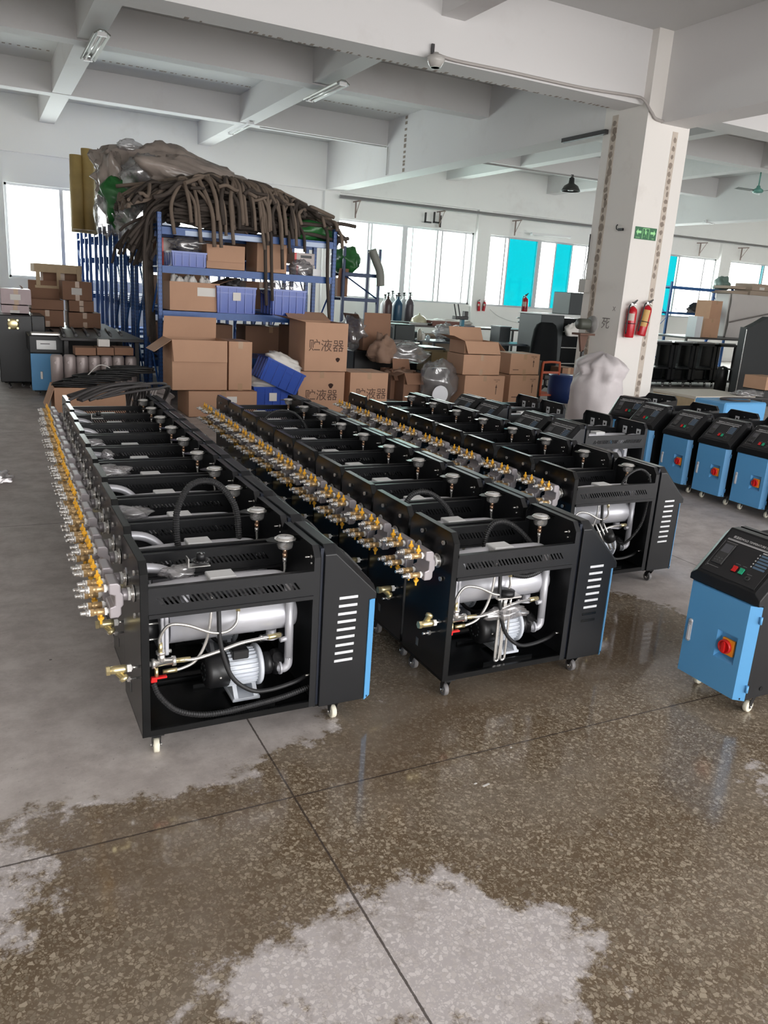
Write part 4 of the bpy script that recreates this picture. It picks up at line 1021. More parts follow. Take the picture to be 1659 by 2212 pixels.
def bin_box(label, x, y, z, w, d, h, rz=0.0, rx=0.0, ry=0.0, group=None, lab=True):
    R = root('plastic_bin', label, 'storage bin', (x, y, z), rz, group); R.rotation_euler = (rx, ry, rz)
    t = 0.004; e = 0.012; m = M()
    def wall(p): m.prism(p, 'y', 0, 1)
    m.box(e, w-e, e, d-e, 0, t)
    for k, (a, b) in enumerate((((e, e), (w-e, e)), ((w-e, e), (w-e, d-e)), ((w-e, d-e), (e, d-e)), ((e, d-e), (e, e)))):
        A = Vector((a[0], a[1], 0)); B = Vector((b[0], b[1], 0)); o_ = (B-A).cross(Vector((0, 0, 1))).normalized()
        A2 = A + o_*e - (B-A).normalized()*e + Vector((0, 0, h)); B2 = B + o_*e + (B-A).normalized()*e + Vector((0, 0, h))
        i_ = -o_*t
        m.add([A, B, B2, A2, A+i_, B+i_, B2+i_, A2+i_], [(0, 1, 2, 3), (4, 7, 6, 5), (3, 2, 6, 7)])
    m.box(-0.008, w+0.008, -0.008, 0.002, h-0.022, h); m.box(-0.008, w+0.008, d-0.002, d+0.008, h-0.022, h); m.box(-0.008, 0.002, 0, d, h-0.022, h); m.box(w-0.002, w+0.008, 0, d, h-0.022, h)
    for k in range(5):
        xx = w*(0.08+0.21*k); m.box(xx, xx+0.008, -0.006, 0.008, 0.01, h-0.02)
    for k in range(4):
        yy = d*(0.10+0.26*k); m.box(-0.006, 0.008, yy, yy+0.008, 0.01, h-0.02); m.box(w-0.008, w+0.006, yy, yy+0.008, 0.01, h-0.02)
    m.box(0.0, w, -0.004, 0.006, h*0.74, h*0.77)
    m.build('bin_body', bin_blue, R)
    if lab: M().box(w*0.40, w*0.60, -0.010, -0.006, h*0.48, h*0.78).build('card_label', paper_white, R)
    return R

# ---- pallet racks
def slotted_post(m, x, y, h, s=0.055, holes=True):
    m.box(x, x+s, y, y+0.004, 0, h, 0); m.box(x, x+0.004, y, y+s, 0, h, 0); m.box(x+s-0.004, x+s, y, y+s, 0, h, 0)
    if holes:
        z = 0.06
        while z < h-0.02:
            m.box(x+0.012, x+0.018, y-0.0008, y, z, z+0.018, 1); m.box(x+s-0.018, x+s-0.012, y-0.0008, y, z, z+0.018, 1)
            m.box(x-0.0008, x, y+0.014, y+0.020, z, z+0.018, 1); m.box(x-0.0008, x, y+s-0.020, y+s-0.014, z, z+0.018, 1); z += 0.05
def rack(label, x0, x1, y0, y1, h, shelves, group=None, name='pallet_rack', beam_h=0.09, detail=True, mt=None, braces=True):
    mt = mt or rack_blue
    R = root(name, label, 'rack', (x0, y0, 0), 0, group); w = x1-x0; d = y1-y0
    hole = mat('slot dark', (0.006, 0.012, 0.03), 0.6)
    for a in (0, w-0.055):
        for b in (0, d-0.055):
            m = M(); slotted_post(m, a, b, h, holes=detail); m.build('upright', [mt, hole], R)
    if braces:
        for a in (0.02, w-0.03):
            m = M(); z = 0.15; s = 0
            pts = []
            while z < h-0.1: pts.append((a, 0.04 if s == 0 else d-0.04, z)); s = 1-s; z += d*0.95
            for p, q in zip(pts, pts[1:]): m.ring([p, q], 0.013, 4, 0, smooth=False)
            m.box(a-0.01, a+0.01, 0.03, d-0.03, h-0.16, h-0.13); m.box(a-0.01, a+0.01, 0.03, d-0.03, 0.12, 0.15)
            m.build('side_brace', mt, R)
    for z in shelves:
        m = M(); m.box(0.05, w-0.05, 0.0, 0.03, z-beam_h, z); m.box(0.05, w-0.05, d-0.03, d, z-beam_h, z); m.box(0.05, w-0.05, 0.03, d-0.03, z-0.02, z-0.003)
        m.build('shelf', mt, R)
    return R
RX0, RX1 = 2.10, 4.56
rk = rack('tall blue slotted rack facing the machines, hoses heaped on top and bins on its shelves', RX0, RX1, 10.7, 11.5, 2.44, (0.65, 1.24, 1.80, 2.27))
M().box(0.35, 1.42, -0.004, 0.0, 2.185, 2.245).build('pale_label_strip', mat('pale blue strip', (0.45, 0.55, 0.72), 0.4), rk)
M().box(2.0, 2.34, -0.004, 0.0, 2.185, 2.245).build('pale_label_strip', mat('pale blue strip', (0.45, 0.55, 0.72), 0.4), rk)
for k, (ya, yb, h) in enumerate(((11.75, 12.45, 2.44), (12.75, 13.45, 2.44), (13.75, 14.45, 2.45), (14.9, 15.6, 2.46), (16.1, 16.8, 2.47), (17.6, 18.3, 2.48), (19.0, 19.7, 2.48))):
    rack('blue slotted rack, %s behind the hose-topped rack' % ORD[k], RX0, RX1, ya, yb, h, (0.5, 1.25, 1.95, 2.35), 'blue racks in a file behind the front rack', detail=(k < 3))
Ysh = 10.72
def on_shelf(px0, py0, px1, py1, Y, z): x0, x1, a, b = rect(px0, py0, px1, py1, Y); return x0, x1-x0, b-a
# top shelf contents (z 1.80)
x, w, h = on_shelf(372, 570, 446, 543, Ysh+.05, 1.8); bin_box('shallow shiny blue bin at the left end of the upper rack shelf', x, Ysh+.05, 1.803, w, 0.5, 0.19, lab=False)
x, w, h = on_shelf(444, 574, 527, 530, Ysh+.08, 1.8); carton('worn brown carton with a loose bottom flap beside the shallow blue bin', x+0.02, Ysh+.10, 1.803, w, 0.45, 0.31, 0.0, open_top={'front': 174})
x, w, h = on_shelf(555, 580, 620, 525, Ysh+.08, 1.8); carton('tall brown carton on the upper rack shelf behind dangling hoses', x, Ysh+.08, 1.803, w, 0.5, 0.40, open_top={'left': 60})
x, w, h = on_shelf(366, 540, 398, 512, Ysh+.3, 1.8)
def lbox(label, x, y, z, w, d, h, name='parts_box', c=(0.62, 0.55, 0.52), stripe=True):
    R = root(name, label, 'box', (x, y, z)); M().bbox(0, w, 0, d, 0, h, 0.003).build('box_body', mat('printed box %s' % (c,), c, 0.6), R)
    if stripe: M().box(0, 0.03, -0.001, 0, 0.0, h).build('red_stripe', red_plastic, R); M().box(w*.3, w*.85, -0.001, 0, h*.55, h*.8).build('printed_text', mat('grey ink', (0.1, 0.1, 0.1), 0.6), R)
    return R
lbox('pale printed box with a red stripe behind the shallow blue bin', x-.05, Ysh+.57, 1.803, 0.5, 0.14, 0.36)
lbox('upper pale printed box with red edge near the right rack post', 4.02, Ysh+.2, 1.953, 0.30, 0.3, 0.15); lbox('lower pale printed box with red edge near the right rack post', 4.05, Ysh+.2, 1.803, 0.28, 0.3, 0.145)
lbox('small white box at the right end of the upper rack shelf', 4.24, Ysh+.04, 1.803, 0.13, 0.12, 0.095, stripe=False, c=(0.8, 0.8, 0.8))
m = M(); m.blob((0, 0, 0.08), (0.16, 0.10, 0.10), 0.3, 2.5, 21, fine=0.15); o = m.build('plastic_bag', film, None); o.location = (4.08, Ysh+.1, 1.81); prop(o, 'crumpled clear plastic bag beside the small white box', 'bag')
m = M(); m.blob((0, 0, 0.10), (0.24, 0.10, 0.12), 0.3, 2.5, 22, fine=0.15); o = m.build('plastic_bag', film, None); o.location = (2.62, Ysh+.44, 1.99); prop(o, 'crumpled clear plastic bag bulging over the shallow blue bin', 'bag')
# middle shelf contents (z 1.24)
x, w, h = on_shelf(386, 672, 466, 615, Ysh+.02, 1.24)
cb = carton('scuffed taped carton with white bags inside, left on the middle rack shelf', 2.26, Ysh+.04, 1.243, 0.66, 0.55, 0.37, open_top={'back': 20, 'right': 70}, sheet=(0.36, 0.60, 0.20, 0.31))
for k, (dx, s) in enumerate(((0.12, 3), (0.30, 5), (0.50, 7))):
    m = M(); m.blob((0, 0, 0.10), (0.10, 0.12, 0.16), 0.3, 2.0, s, fine=0.12); o = m.build('paper_wrapped_part', paper_white, None); o.location = (2.26+dx, Ysh+.25, 1.42); prop(o, '%s of three white paper bundles standing in the scuffed carton' % ('leftmost', 'middle', 'rightmost')[k], 'bundle', 'paper bundles in the scuffed carton')
x, w, h = on_shelf(468, 686, 553, 627, Ysh, 1.24); bin_box('tall blue bin with a card label on the middle rack shelf', x, Ysh-.01, 1.243, w, 0.55, 0.35)
x2, w2, h = on_shelf(587, 690, 661, 634, Ysh, 1.24); bin_box('tall blue bin at the right of the middle rack shelf, behind two hanging hoses', x2, Ysh-.01, 1.243, w2, 0.55, 0.35, lab=False)
for k, (xx, s) in enumerate(((x+w*.5, 31), (x2+.1, 33), (x2+.38, 35))):
    m = M(); m.blob((0, 0, 0), (0.13, 0.12, 0.11), 0.35, 2.2, s, fine=0.15); o = m.build('plastic_bag', (film if k else dark_metal), None); o.location = (xx, Ysh+.25, 1.585); prop(o, ('dark lump of parts heaped in the labelled blue bin', 'clear bag in the left half of the unlabelled blue bin', 'clear bag in the right half of the unlabelled blue bin')[k], 'bag')
# things on the racks behind, seen through gaps
for k, (X, Y, Z, w, h) in enumerate(((2.3, 11.8, 1.28, .6, .4), (3.2, 11.8, 1.28, .7, .3), (3.9, 12.8, 1.28, .5, .4), (2.4, 11.8, 1.98, .8, .3), (3.4, 11.8, 1.98, .9, .28), (2.3, 12.8, 1.98, .7, .3), (2.3, 11.8, .53, 1.1, .5), (3.6, 11.8, .53, .8, .5), (3.95, 10.8, .68, .45, .42))):
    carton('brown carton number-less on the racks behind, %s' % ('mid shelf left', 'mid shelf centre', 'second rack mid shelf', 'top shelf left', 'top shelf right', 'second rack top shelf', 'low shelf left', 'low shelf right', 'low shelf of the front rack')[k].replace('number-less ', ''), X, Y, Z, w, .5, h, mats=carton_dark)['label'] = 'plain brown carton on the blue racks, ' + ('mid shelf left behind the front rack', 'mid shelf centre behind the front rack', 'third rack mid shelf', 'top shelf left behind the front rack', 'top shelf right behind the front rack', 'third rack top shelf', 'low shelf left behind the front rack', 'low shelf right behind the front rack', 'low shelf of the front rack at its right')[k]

# ---- heap on top of the rack
random.seed(21)
ZT = 2.28
m = M(); m.blob((0, 0, 0), (1.04, 0.46, 0.52), 0.12, 1.6, 41, 64, 36, fine=0.07, squash=-0.30); o = m.build('wrapped_foam_bundle', poly_wrap, None)
o.location = (2.60, 12.40, 2.93); o.rotation_euler = (0, 0.08, 0); prop(o, 'largest brown plastic-wrapped bundle heaped high on the rack tops', 'bundle')
m = M(); m.blob((0, 0, 0), (1.18, 0.36, 0.27), 0.12, 1.5, 44, 60, 30, fine=0.08); o = m.build('wrapped_foam_bundle', poly_wrap, None)
o.location = (3.15, 11.60, 2.85); o.rotation_euler = (0, 0.20, 0.0); prop(o, 'long tapering plastic-wrapped bundle sloping down behind the hose pile', 'bundle')
m = M(); m.blob((0, 0, 0), (0.15, 0.11, 0.08), 0.25, 2.0, 48, fine=0.1); o = m.build('plastic_bag', film, None); o.location = (2.02, 12.2, 3.36); prop(o, 'knotted clear bag end sticking up at the top of the heap', 'bag')
for k, (c, r, s, mt_, lb) in enumerate((((1.86, 11.9, 2.62), (0.22, .25, .34), 51, poly_green, 'green plastic bag bulging at the left end of the rack-top heap'),
        ((2.13, 11.75, 2.95), (0.27, .25, .25), 52, film, 'upper clear plastic bag crumpled over the left end of the heap'), ((1.98, 11.55, 2.36), (0.22, .2, .25), 53, film, 'lower clear plastic bag hanging at the left end of the heap'),
        ((2.32, 11.6, 2.66), (0.26, .2, .28), 54, poly_wrap, 'brown plastic bundle end between the green bag and the hose pile'), ((1.80, 12.2, 2.90), (0.20, .3, .40), 55, poly_wrap, 'dusty plastic bundle at the far left of the heap'),
        ((1.70, 12.0, 2.42), (0.16, .18, .26), 57, film, 'grey plastic tatters drooping below the green bag'))):
    m = M(); m.blob((0, 0, 0), r, 0.28, 1.9, s, 30, 20, fine=0.12); o = m.build('plastic_bag', mt_, None); o.location = c; prop(o, lb, 'bag')
m = M(); m.blob((0, 0, 0), (0.50, 0.3, 0.17), 0.18, 1.8, 58, 30, 18, fine=0.06, squash=-0.10); o = m.build('plastic_bag', poly_green, None); o.location = (4.20, 11.05, 2.38); prop(o, 'flat green plastic bag under the right end of the hose pile', 'bag')
# upright wrapped board bundles at the far end
for k, (px, pw, z0, z1) in enumerate(((153, 22, 2.5, at(160, 372, Y=16.4).z), (174, 20, 2.5, at(180, 366, Y=16.4).z), (192, 22, 2.5, at(200, 360, Y=16.4).z))):
    a = at(px, 450, Y=16.4); b = at(px+pw, 450, Y=16.4)
    m = M(); m.lathe([(0.12, 0), (0.125, 0.4), (0.115, z1-z0-0.04), (0.10, z1-z0)], (0, 0, 0), 'z', 14); m.x = Matrix.Identity(4)
    o = m.build('wrapped_roll', mat('yellowed wrapped roll', (0.42, 0.34, 0.18), 0.5, var=0.3, vscale=5), None); o.location = ((a.x+b.x)/2, 16.45+0.1*k, 2.36); o.scale = ((b.x-a.x)/0.24, 1, (z1-2.36)/(z1-z0)); prop(o, 'yellowed upright roll on the far racks, %s of three' % ('leftmost', 'middle', 'rightmost')[k], 'roll', 'upright rolls on the far racks')
for k, px in enumerate((165, 190)):
    a = at(px, 385, Y=15.3)
    m = M(); zz_ = at(px, (335, 322)[k], Y=15.3).z-2.36; m.lathe([(0.10, 0), (0.11, 0.5), (0.10, zz_)], (0, 0, 0), 'z', 14); o = m.build('wrapped_roll', mat('tan wrapped roll', (0.40, 0.28, 0.10), 0.5, var=0.3, vscale=5), None); o.location = (a.x, 15.3, 2.36); prop(o, 'tan upright roll rising %s of the heap, tallest by the left window' % ('at the left', 'just left')[k], 'roll')
# the foam tubes: a tangle of individual tubes
random.seed(77)
def pile_z(x, y):
    u = (x-3.05)/1.75; v = (y-11.15)/0.75
    return ZT + max(0.0, 0.62*(1-u*u)*(1-0.55*v*v)) if abs(u) < 1 else ZT
def tube(pts, r, k, mt_):
    m = M(); m.ring(spline(pts, 5), r, 7, 0); o = m.build('foam_tube', mt_, None)
    return prop(o, 'dark foam rubber tube in the tangled pile on top of the front blue rack', 'foam tube', 'foam tubes heaped on the front rack')
nt_ = 0
for k in range(120):                                       # lying lengthwise and curling
    cx = random.gauss(3.1, 0.62); cy = random.uniform(10.85, 11.7); L = random.uniform(0.7, 1.6); a = random.gauss(0.0, 0.6); bend = random.uniform(-0.6, 0.6)
    zb = random.uniform(-0.06, 0.07); pts = []
    for i in range(8):
        s_ = (i/7-0.5)*L; x_ = cx+s_*math.cos(a); y_ = cy+s_*math.sin(a)+bend*(s_*s_-L*L/8)
        y_ = min(max(y_, 10.66), 12.0); x_ = min(max(x_, 1.75), 4.75)
        pts.append((x_, y_, pile_z(x_, y_)+zb+random.uniform(-.045, .06)))
    tube(pts, random.choice((0.020, 0.024, 0.027)), k, foam_tube if random.random() < .65 else foam_tube_b)
for k in range(44):                                        # ends hanging over the front edge
    x0 = random.uniform(2.25, 4.35); y0 = random.uniform(11.0, 11.5); xe = x0 + random.choice((random.uniform(-0.35, 0.1), random.uniform(0.1, 0.45)))
    ze = random.choice((2.42, 2.36, 2.28, 2.2, 2.1)) + random.uniform(-.05, .05); ye = 10.655-random.uniform(0, 0.06); xm = (x0+xe)/2+random.uniform(-.1, .1)
    top = pile_z(xm, 10.95)
    sd = random.choice((-1, 1, 1))
    pts = [(x0-sd*random.uniform(.3, .6), y0+.1, pile_z(x0, 11.2)-0.02), (x0-.1*sd, y0-.1, pile_z(x0, 11.0)+0.07), (xm, 10.88, top+0.06)]
    if top+.06 > ze+.12: pts += [(xe-.03, ye+.03, top*.5+ze*.5+.06), (xe, ye, ze)]
    else: pts += [(xe, ye+.04, ze)]
    tube(pts, random.choice((0.021, 0.025, 0.028)), k, foam_tube_b if random.random() < .65 else foam_tube)
for k in range(56):                                        # bottom layer lying on the shelf lip
    x0 = random.uniform(2.12, 2.9) if k % 2 else random.uniform(2.2, 3.9); y0 = random.uniform(10.70, 10.9); z0 = ZT+random.uniform(.02, .30); L = random.uniform(.5, 1.0)
    tube([(x0+L*i/4, y0+random.uniform(-.02, .05), z0+random.uniform(-.03, .04)) for i in range(5)], random.choice((0.022, 0.026)), k, foam_tube)
for px, py0, py1, r in ((572, 470, 660, .024), (585, 480, 650, .022), (607, 470, 582, .024), (622, 470, 548, .024), (655, 480, 545, .022), (708, 500, 690, .024)):
    a = at(px, py0, Y=10.66); b = at(px+3, py1, Y=10.66)
    tube([(a.x-0.15, 11.1, ZT+.25), (a.x-.05, 10.8, ZT+0.2), (a.x, 10.665, ZT+0.08), (a.x+.02, 10.655, (a.z+b.z)/2), (b.x, 10.655, b.z)], r, 0, foam_tube)
for k in range(26):                                        # the left end spills down beside the upright
    x0 = random.uniform(1.95, 2.35); y0 = random.uniform(10.9, 11.9); xe = random.uniform(1.68, 2.10); ze = random.uniform(1.75, 2.2)
    tube([(x0+.9, y0, ZT+.45), (x0+.4, y0, ZT+.42), (x0+0.1, y0-.05, ZT+.22), (xe+.12, y0-.1, (ZT+ze)/2+.05), (xe, y0-.15, ze)], random.choice((0.018, 0.022)), k, foam_tube)
for k in range(5):
    x0 = 1.98+.05*k; y0 = 10.8+.15*k
    tube([(x0+.5, y0, ZT+.3), (x0+.1, y0, ZT+.2), (x0-.03, y0-.05, ZT-.2), (x0-.02, y0-.05, 1.3), (x0+.0, y0-.05, .9-.08*k)], 0.022, k, foam_tube)

# ---- cartons in front of the rack
B1, B2, B3 = 9.75, 9.82, 9.95
x0, x1, z0, z1 = rect(408, 899, 555, 846, B1)
carton('long low carton on the floor under the open carton, far end of the left aisle', x0, B1, 0, x1-x0, 0.62, z1, tape='v', sheet=((x1-x0)*.55, (x1-x0)*.70, z1*.55, z1*.8))
x0, x1, _, _ = rect(376, 843, 491, 740, B2); zb = z1; zt = at(376, 734, Y=B2).z
bigc = carton('big open carton with one tall back flap up and a flap hanging left', x0-0.02, B2, zb+.002, x1-x0+.02, 0.55, zt-zb, open_top={'front': 170, 'back': -12, 'left': 125}, name='cardboard_box')
x0, x1, _, _ = rect(493, 845, 544, 742, B2+.02); zt = at(493, 738, Y=B2).z
carton('tall narrow taped carton right of the big open carton', x0+.005, B2+.02, zb+.002, x1-x0, 0.5, zt-zb, tape='v')
x0, x1, z0, z1 = rect(643, 876, 745, 803, B3)
z5 = z1; carton('lower carton of the lettered stack, small torn hole above its lettering', x0, B3, 0, x1-x0, 0.6, z1, text=('贮液器', 0.16, (x1-x0)*.50, z1*.42), hole=((x1-x0)*.70, z1*.66, 0.035))
x0, x1, _, _ = rect(657, 800, 753, 700, B3-.05); zt = at(661, 696, Y=B3-.05).z
carton('upper lettered carton with one flap folded out to the left', x0, B3-.05, z5+.002, x1-x0, 0.62, zt-z5, text=('贮液器', 0.17, (x1-x0)*.50, (zt-z5)*.52), open_top={'left': 78, 'back': 70}, hole=((x1-x0)*.78, (zt-z5)*.25, 0.03))
x0, x1, z0, z1 = rect(754, 872, 839, 806, B3+.02)
carton('lettered carton standing alone right of the lettered stack', x0, B3+.02, 0, x1-x0, 0.55, z1, text=('贮液器', 0.16, (x1-x0)*.56, z1*.46))
# blue bins between the cartons
x0, x1, z0, z1 = rect(548, 880, 630, 836, B3)
bin_box('lower blue bin with a card label between the carton stacks', x0, B3, 0.0, x1-x0, 0.5, z1)
m = M(); m.blob((0, 0, 0), (0.24, 0.2, 0.12), 0.25, 2.0, 61, fine=0.1); o = m.build('white_bag', paper_white, None); o.location = (x0+.24, B3+.22, z1+0.03); prop(o, 'white plastic bag in the lower blue bin', 'bag')
a = at(553, 807, Y=B3-.08); bt = bin_box('tilted blue bin propped between the stacks, full of white bags', a.x+.04, B3-.10, a.z-.06, 0.56, 0.42, 0.30, 0.0, 0.0, 0.42, lab=False)
m = M(); m.blob((0, 0, 0), (0.25, 0.17, 0.09), 0.2, 2.0, 62, fine=0.1); o = m.build('white_bag', paper_white, None); o.location = (a.x+.44, B3+.10, a.z+.13); o.rotation_euler = (0, 0.42, 0); prop(o, 'white crumpled bags filling the tilted blue bin', 'bag')

# ---- left aisle
Yl = 9.8
x0, x1, z0, z1 = rect(119, 885, 271, 838, Yl)
carton('open low carton full of black cable coils at the end of the left row', x0, Yl, 0, x1-x0, 0.55, at(119, 838, Y=Yl).z, open_top={'right': 150, 'left': 160}, sheet=None)
BX0, BX1, BZ = x0, x1, at(119, 838, Y=Yl).z
random.seed(4)
for k in range(5):
    m = M(); cx = BX0+.25+.2*k*.8; rr = 0.20+.03*(k % 3); zc = BZ-0.02+.045*k
    pts = []
    for i in range(40):
        a_ = 2*PI*i/13.3; q = 1+.08*math.sin(i*1.7+k); pts.append((cx+rr*1.2*q*math.cos(a_), Yl+.27+rr*.75*q*math.sin(a_), zc+.012*math.sin(i*.9)+.003*i*.5))
    m.ring(pts, 0.013, 6, 0); o = m.build('cable_coil', black_rubber, None); prop(o, 'black rubber cable coil in the open low carton, %s from the left' % ORD[k], 'cable', 'cable coils in the low carton')
for k, (px, py, dx) in enumerate(((225, 790, .1), (190, 815, .2))):
    a = at(px, py, Y=10.0); m = M(); m.ring(spline([(a.x-.2, 10.1, a.z-.15), (a.x-.05, 10.05, a.z), (a.x+.1, 10.0, a.z-.05), (a.x+.2, 10.0, a.z-.2)], 6), 0.006, 6); o = m.build('thin_wire', paper_white, None); prop(o, 'thin white wire poking out of the cable carton, %s' % ('upper', 'lower')[k], 'wire')
# silver tanks in a rank with brown cartons on them
for k, (px, pt, pb) in enumerate(((122, 766, 830), (150, 766, 800), (177, 768, 800), (203, 768, 810), (229, 768, 812), (255, 768, 850), (282, 770, 850))):
    a = at(px, pt, Y=10.9)
    m = M(); m.lathe([(0.0, 0), (0.075, 0.0), (0.075, a.z-.03), (0.06, a.z), (0.0, a.z+.005)], (0, 0, 0), 'z', 20); m.cyl((-0.02, -0.07, a.z-.09), (-0.02, -0.10, a.z-.09), 0.018, 10)
    R = m.build('steel_tank', mat('dull rosy tank steel', (0.40, 0.34, 0.33), 0.4, metal=0.3, bump=0.1, bscale=300), None); R.location = (a.x, 10.9, 0); prop(R, 'silver upright tank with a side stub, %s from the left in the rank' % ORD[k], 'tank', 'silver tanks behind the cable carton')
for k, (pa, pb) in enumerate(((163, 207), (210, 246), (248, 288))):
    x0, x1, z0, z1 = rect(pa, 768, pb, 752, 10.82); 
    M_ = carton('flat brown carton lying on the silver tanks, %s' % ('left one', 'middle one', 'right one')[k], x0, 10.82, at(pa, 768, Y=10.9).z+.008, x1-x0, 0.3, 0.10, mats=carton_dark, tape=None)
lbox('small white box on top of the middle flat carton', at(213, 752, Y=10.9).x, 10.9, at(213, 757, Y=10.9).z+.05, 0.14, 0.12, 0.09, stripe=False, c=(0.75, 0.72, 0.68))
# dark bench behind the tanks
a = at(140, 735, Y=12.6); b = at(330, 790, Y=11.3)
m = M(); m.bbox(0.95, 2.0, 11.2, 12.95, 0.78, 0.82, 0.005)
for xx in (1.0, 1.9):
    for yy in (11.3, 12.85): m.box(xx, xx+.05, yy, yy+.05, 0, .78)
o = m.build('steel_bench', mat('dull dark bench', (0.03, 0.027, 0.027), 0.5), None); prop(o, 'long dark bench behind the rank of silver tanks', 'bench')
for k in range(6):
    x_ = 1.0+.16*k; m = M(); m.ring([(x_, 11.3+.1*k, .84), (x_+.1, 12.9, .84)], 0.02, 6); o = m.build('steel_tube', dark_metal, None); prop(o, 'dark steel tube lying along the bench, %s from the left' % ORD[k], 'tube', 'tubes on the dark bench')
# black machine with display and blue front
a = at(76, 826, Z=0.05); x0, x1, z0, z1 = rect(69, 822, 134, 765, 11.6)
R = root('chiller_cabinet', 'black and blue cabinet with a white display panel at the left aisle', 'machine', (x0, 11.6, 0))
w = x1-x0; zt = at(67, 762, Y=11.6).z; ztt = at(67, 724, Y=11.6).z
M().bbox(0.03, w, 0.02, 0.7, 0.06, zt, 0.004).build('cabinet_body', black_paint, R); M().bbox(0.0, w*.95, 0.0, 0.02, 0.08, zt-.01, 0.004).build('door', blue_paint, R)
M().bbox(-0.01, w+.02, -0.03, 0.7, zt, ztt, 0.01).build('control_head', black_paint, R)
M().bbox(0.02, w-.01, -0.02, 0.2, ztt, ztt+.035, 0.008).build('top_handle', steel, R)
p_ = M().bbox(w*.20, w*.82, -0.036, -0.03, zt+.05, ztt-.06, 0.002).build('display_panel', white_plastic, R); M().box(w*.32, w*.62, -0.038, -0.036, zt+.12, ztt-.10).build('display', black_plastic, p_)
M().bbox(w*.28, w*.36, -0.008, 0.0, zt*.40, zt*.58, 0.003).build('door_handle', steel, R)
for k in range(4): make_caster(R, 0.08 if k % 2 else w-.08, 0.1 if k < 2 else .6, grey_tyre, .4)
# dark machines at the far left with brass flanges
for k, (px, Y) in enumerate(((16, 12.3), (45, 12.4))):
    a = at(px, 770, Y=Y); R = root('dark_machine', 'black machine with a brass flange in the left aisle, %s' % ('left of the pair', 'right of the pair')[k], 'machine', (a.x, Y, 0))
    M().bbox(-.1, .34, 0, 1.2, 0.10, 1.02, 0.01).build('machine_body', black_paint, R)
    m = M(); m.lathe([(0.0, 0), (0.075, 0), (0.075, 0.02), (0.05, 0.03), (0, 0.03)], (.10, 0.0, .90), '-y', 16)
    for q in range(4): m.cyl((.10+.075*math.cos(PI/4+q*PI/2), -.03, .90+.075*math.sin(PI/4+q*PI/2)), (.10+.075*math.cos(PI/4+q*PI/2), 0, .90+.075*math.sin(PI/4+q*PI/2)), .015, 8)
    m.build('brass_flange', brass_pale, R)
    for q in range(4): make_caster(R, (0.0, .28)[q % 2], (0.1, 1.05)[q // 2], grey_tyre, .4)
# left shelf post and stacks of cartons
rack('dark slotted rack cut by the left photo edge', -1.55, 0.20, 13.2, 14.0, 2.35, (1.0, 1.42, 2.02), name='storage_rack', mt=mat('dark rack paint', (0.03, 0.035, 0.06), 0.5, var=0.5, vscale=20))
bin_box('blue bin on the dark left rack', -0.62, 13.2, 1.425, 0.75, 0.5, 0.22, lab=False)
carton('brown carton on the dark left rack above the blue bin', -0.7, 13.3, 1.66, 0.72, 0.5, 0.25, mats=carton_dark); carton('olive carton on top of the dark left rack', -0.75, 13.3, 2.022, 0.62, 0.5, 0.33, mats=mat('olive carton', (0.12, 0.11, 0.06), 0.8))
stack_l = [  # px0, py0(bottom), px1, py1(top), Y, label, mat, kwargs
 (5, 690, 62, 658, 12.9, 'lower pale mauve carton with a white label at the left edge', 'mauve', dict(sheet=1)),
 (3, 657, 66, 622, 12.9, 'upper pale mauve carton with a white label at the left edge', 'mauve', dict(sheet=1)),
 (68, 705, 137, 668, 13.3, 'brown open carton in the left stack beneath the tray of slats', 'dark', {}),
 (68, 668, 137, 645, 13.3, 'brown carton half-sleeve set on the open carton in the left stack', 'dark', dict(open_top={'back': 20, 'left': 35})),
 (150, 708, 217, 674, 13.4, 'bottom brown carton at the right of the left stack', 'dark', {}),
 (150, 673, 202, 648, 13.4, 'middle brown carton at the right of the left stack', 'dark', {}),
 (136, 648, 198, 606, 13.4, 'top brown carton with white label at the right of the left stack', 'dark', dict(sheet=1)),
 (94, 612, 176, 586, 14.2, 'brown carton strapped in wooden slats on top of the left stack', 'dark', {}),
]
mauve = mat('mauve wrapped carton', (0.40, 0.29, 0.30), 0.35, var=0.2, vscale=6)
for px0, py0, px1, py1, Y, lb, mt_, kw in stack_l:
    x0, x1, z0, z1 = rect(px0, py0, px1, py1, Y); kw = dict(kw); z1 = at(px0, py1, Y=Y).z
    if kw.get('sheet'): kw['sheet'] = ((x1-x0)*.3, (x1-x0)*.65, (z1-z0)*.3, (z1-z0)*.65)
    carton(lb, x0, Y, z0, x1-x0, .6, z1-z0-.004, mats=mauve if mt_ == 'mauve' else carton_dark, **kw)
m = M(); m.bbox(0.3, 2.0, 13.0, 15.0, 0.0, at(68, 706, Y=13.3).z-.01, 0.01); o = m.build('dark_crate', dark_metal, None); prop(o, 'dark low crate carrying the left stack of cartons', 'crate')
x0, x1, z0, z1 = rect(75, 615, 176, 582, 14.0); sl = M(); sl.bbox(x0, x1, 13.95, 14.9, z1-.08, z1+.05, .004); sl.bbox(x0, x1, 13.95, 14.9, z0-.10, z0, .004)
for q in range(3): sl.box(x0+.02+(x1-x0-.1)*q/2, x0+.08+(x1-x0-.1)*q/2, 13.94, 13.95, z0, z1)
o = sl.build('slatted_tray', wood, None); prop(o, 'pale slatted tray crate on top of the left carton stack', 'crate')

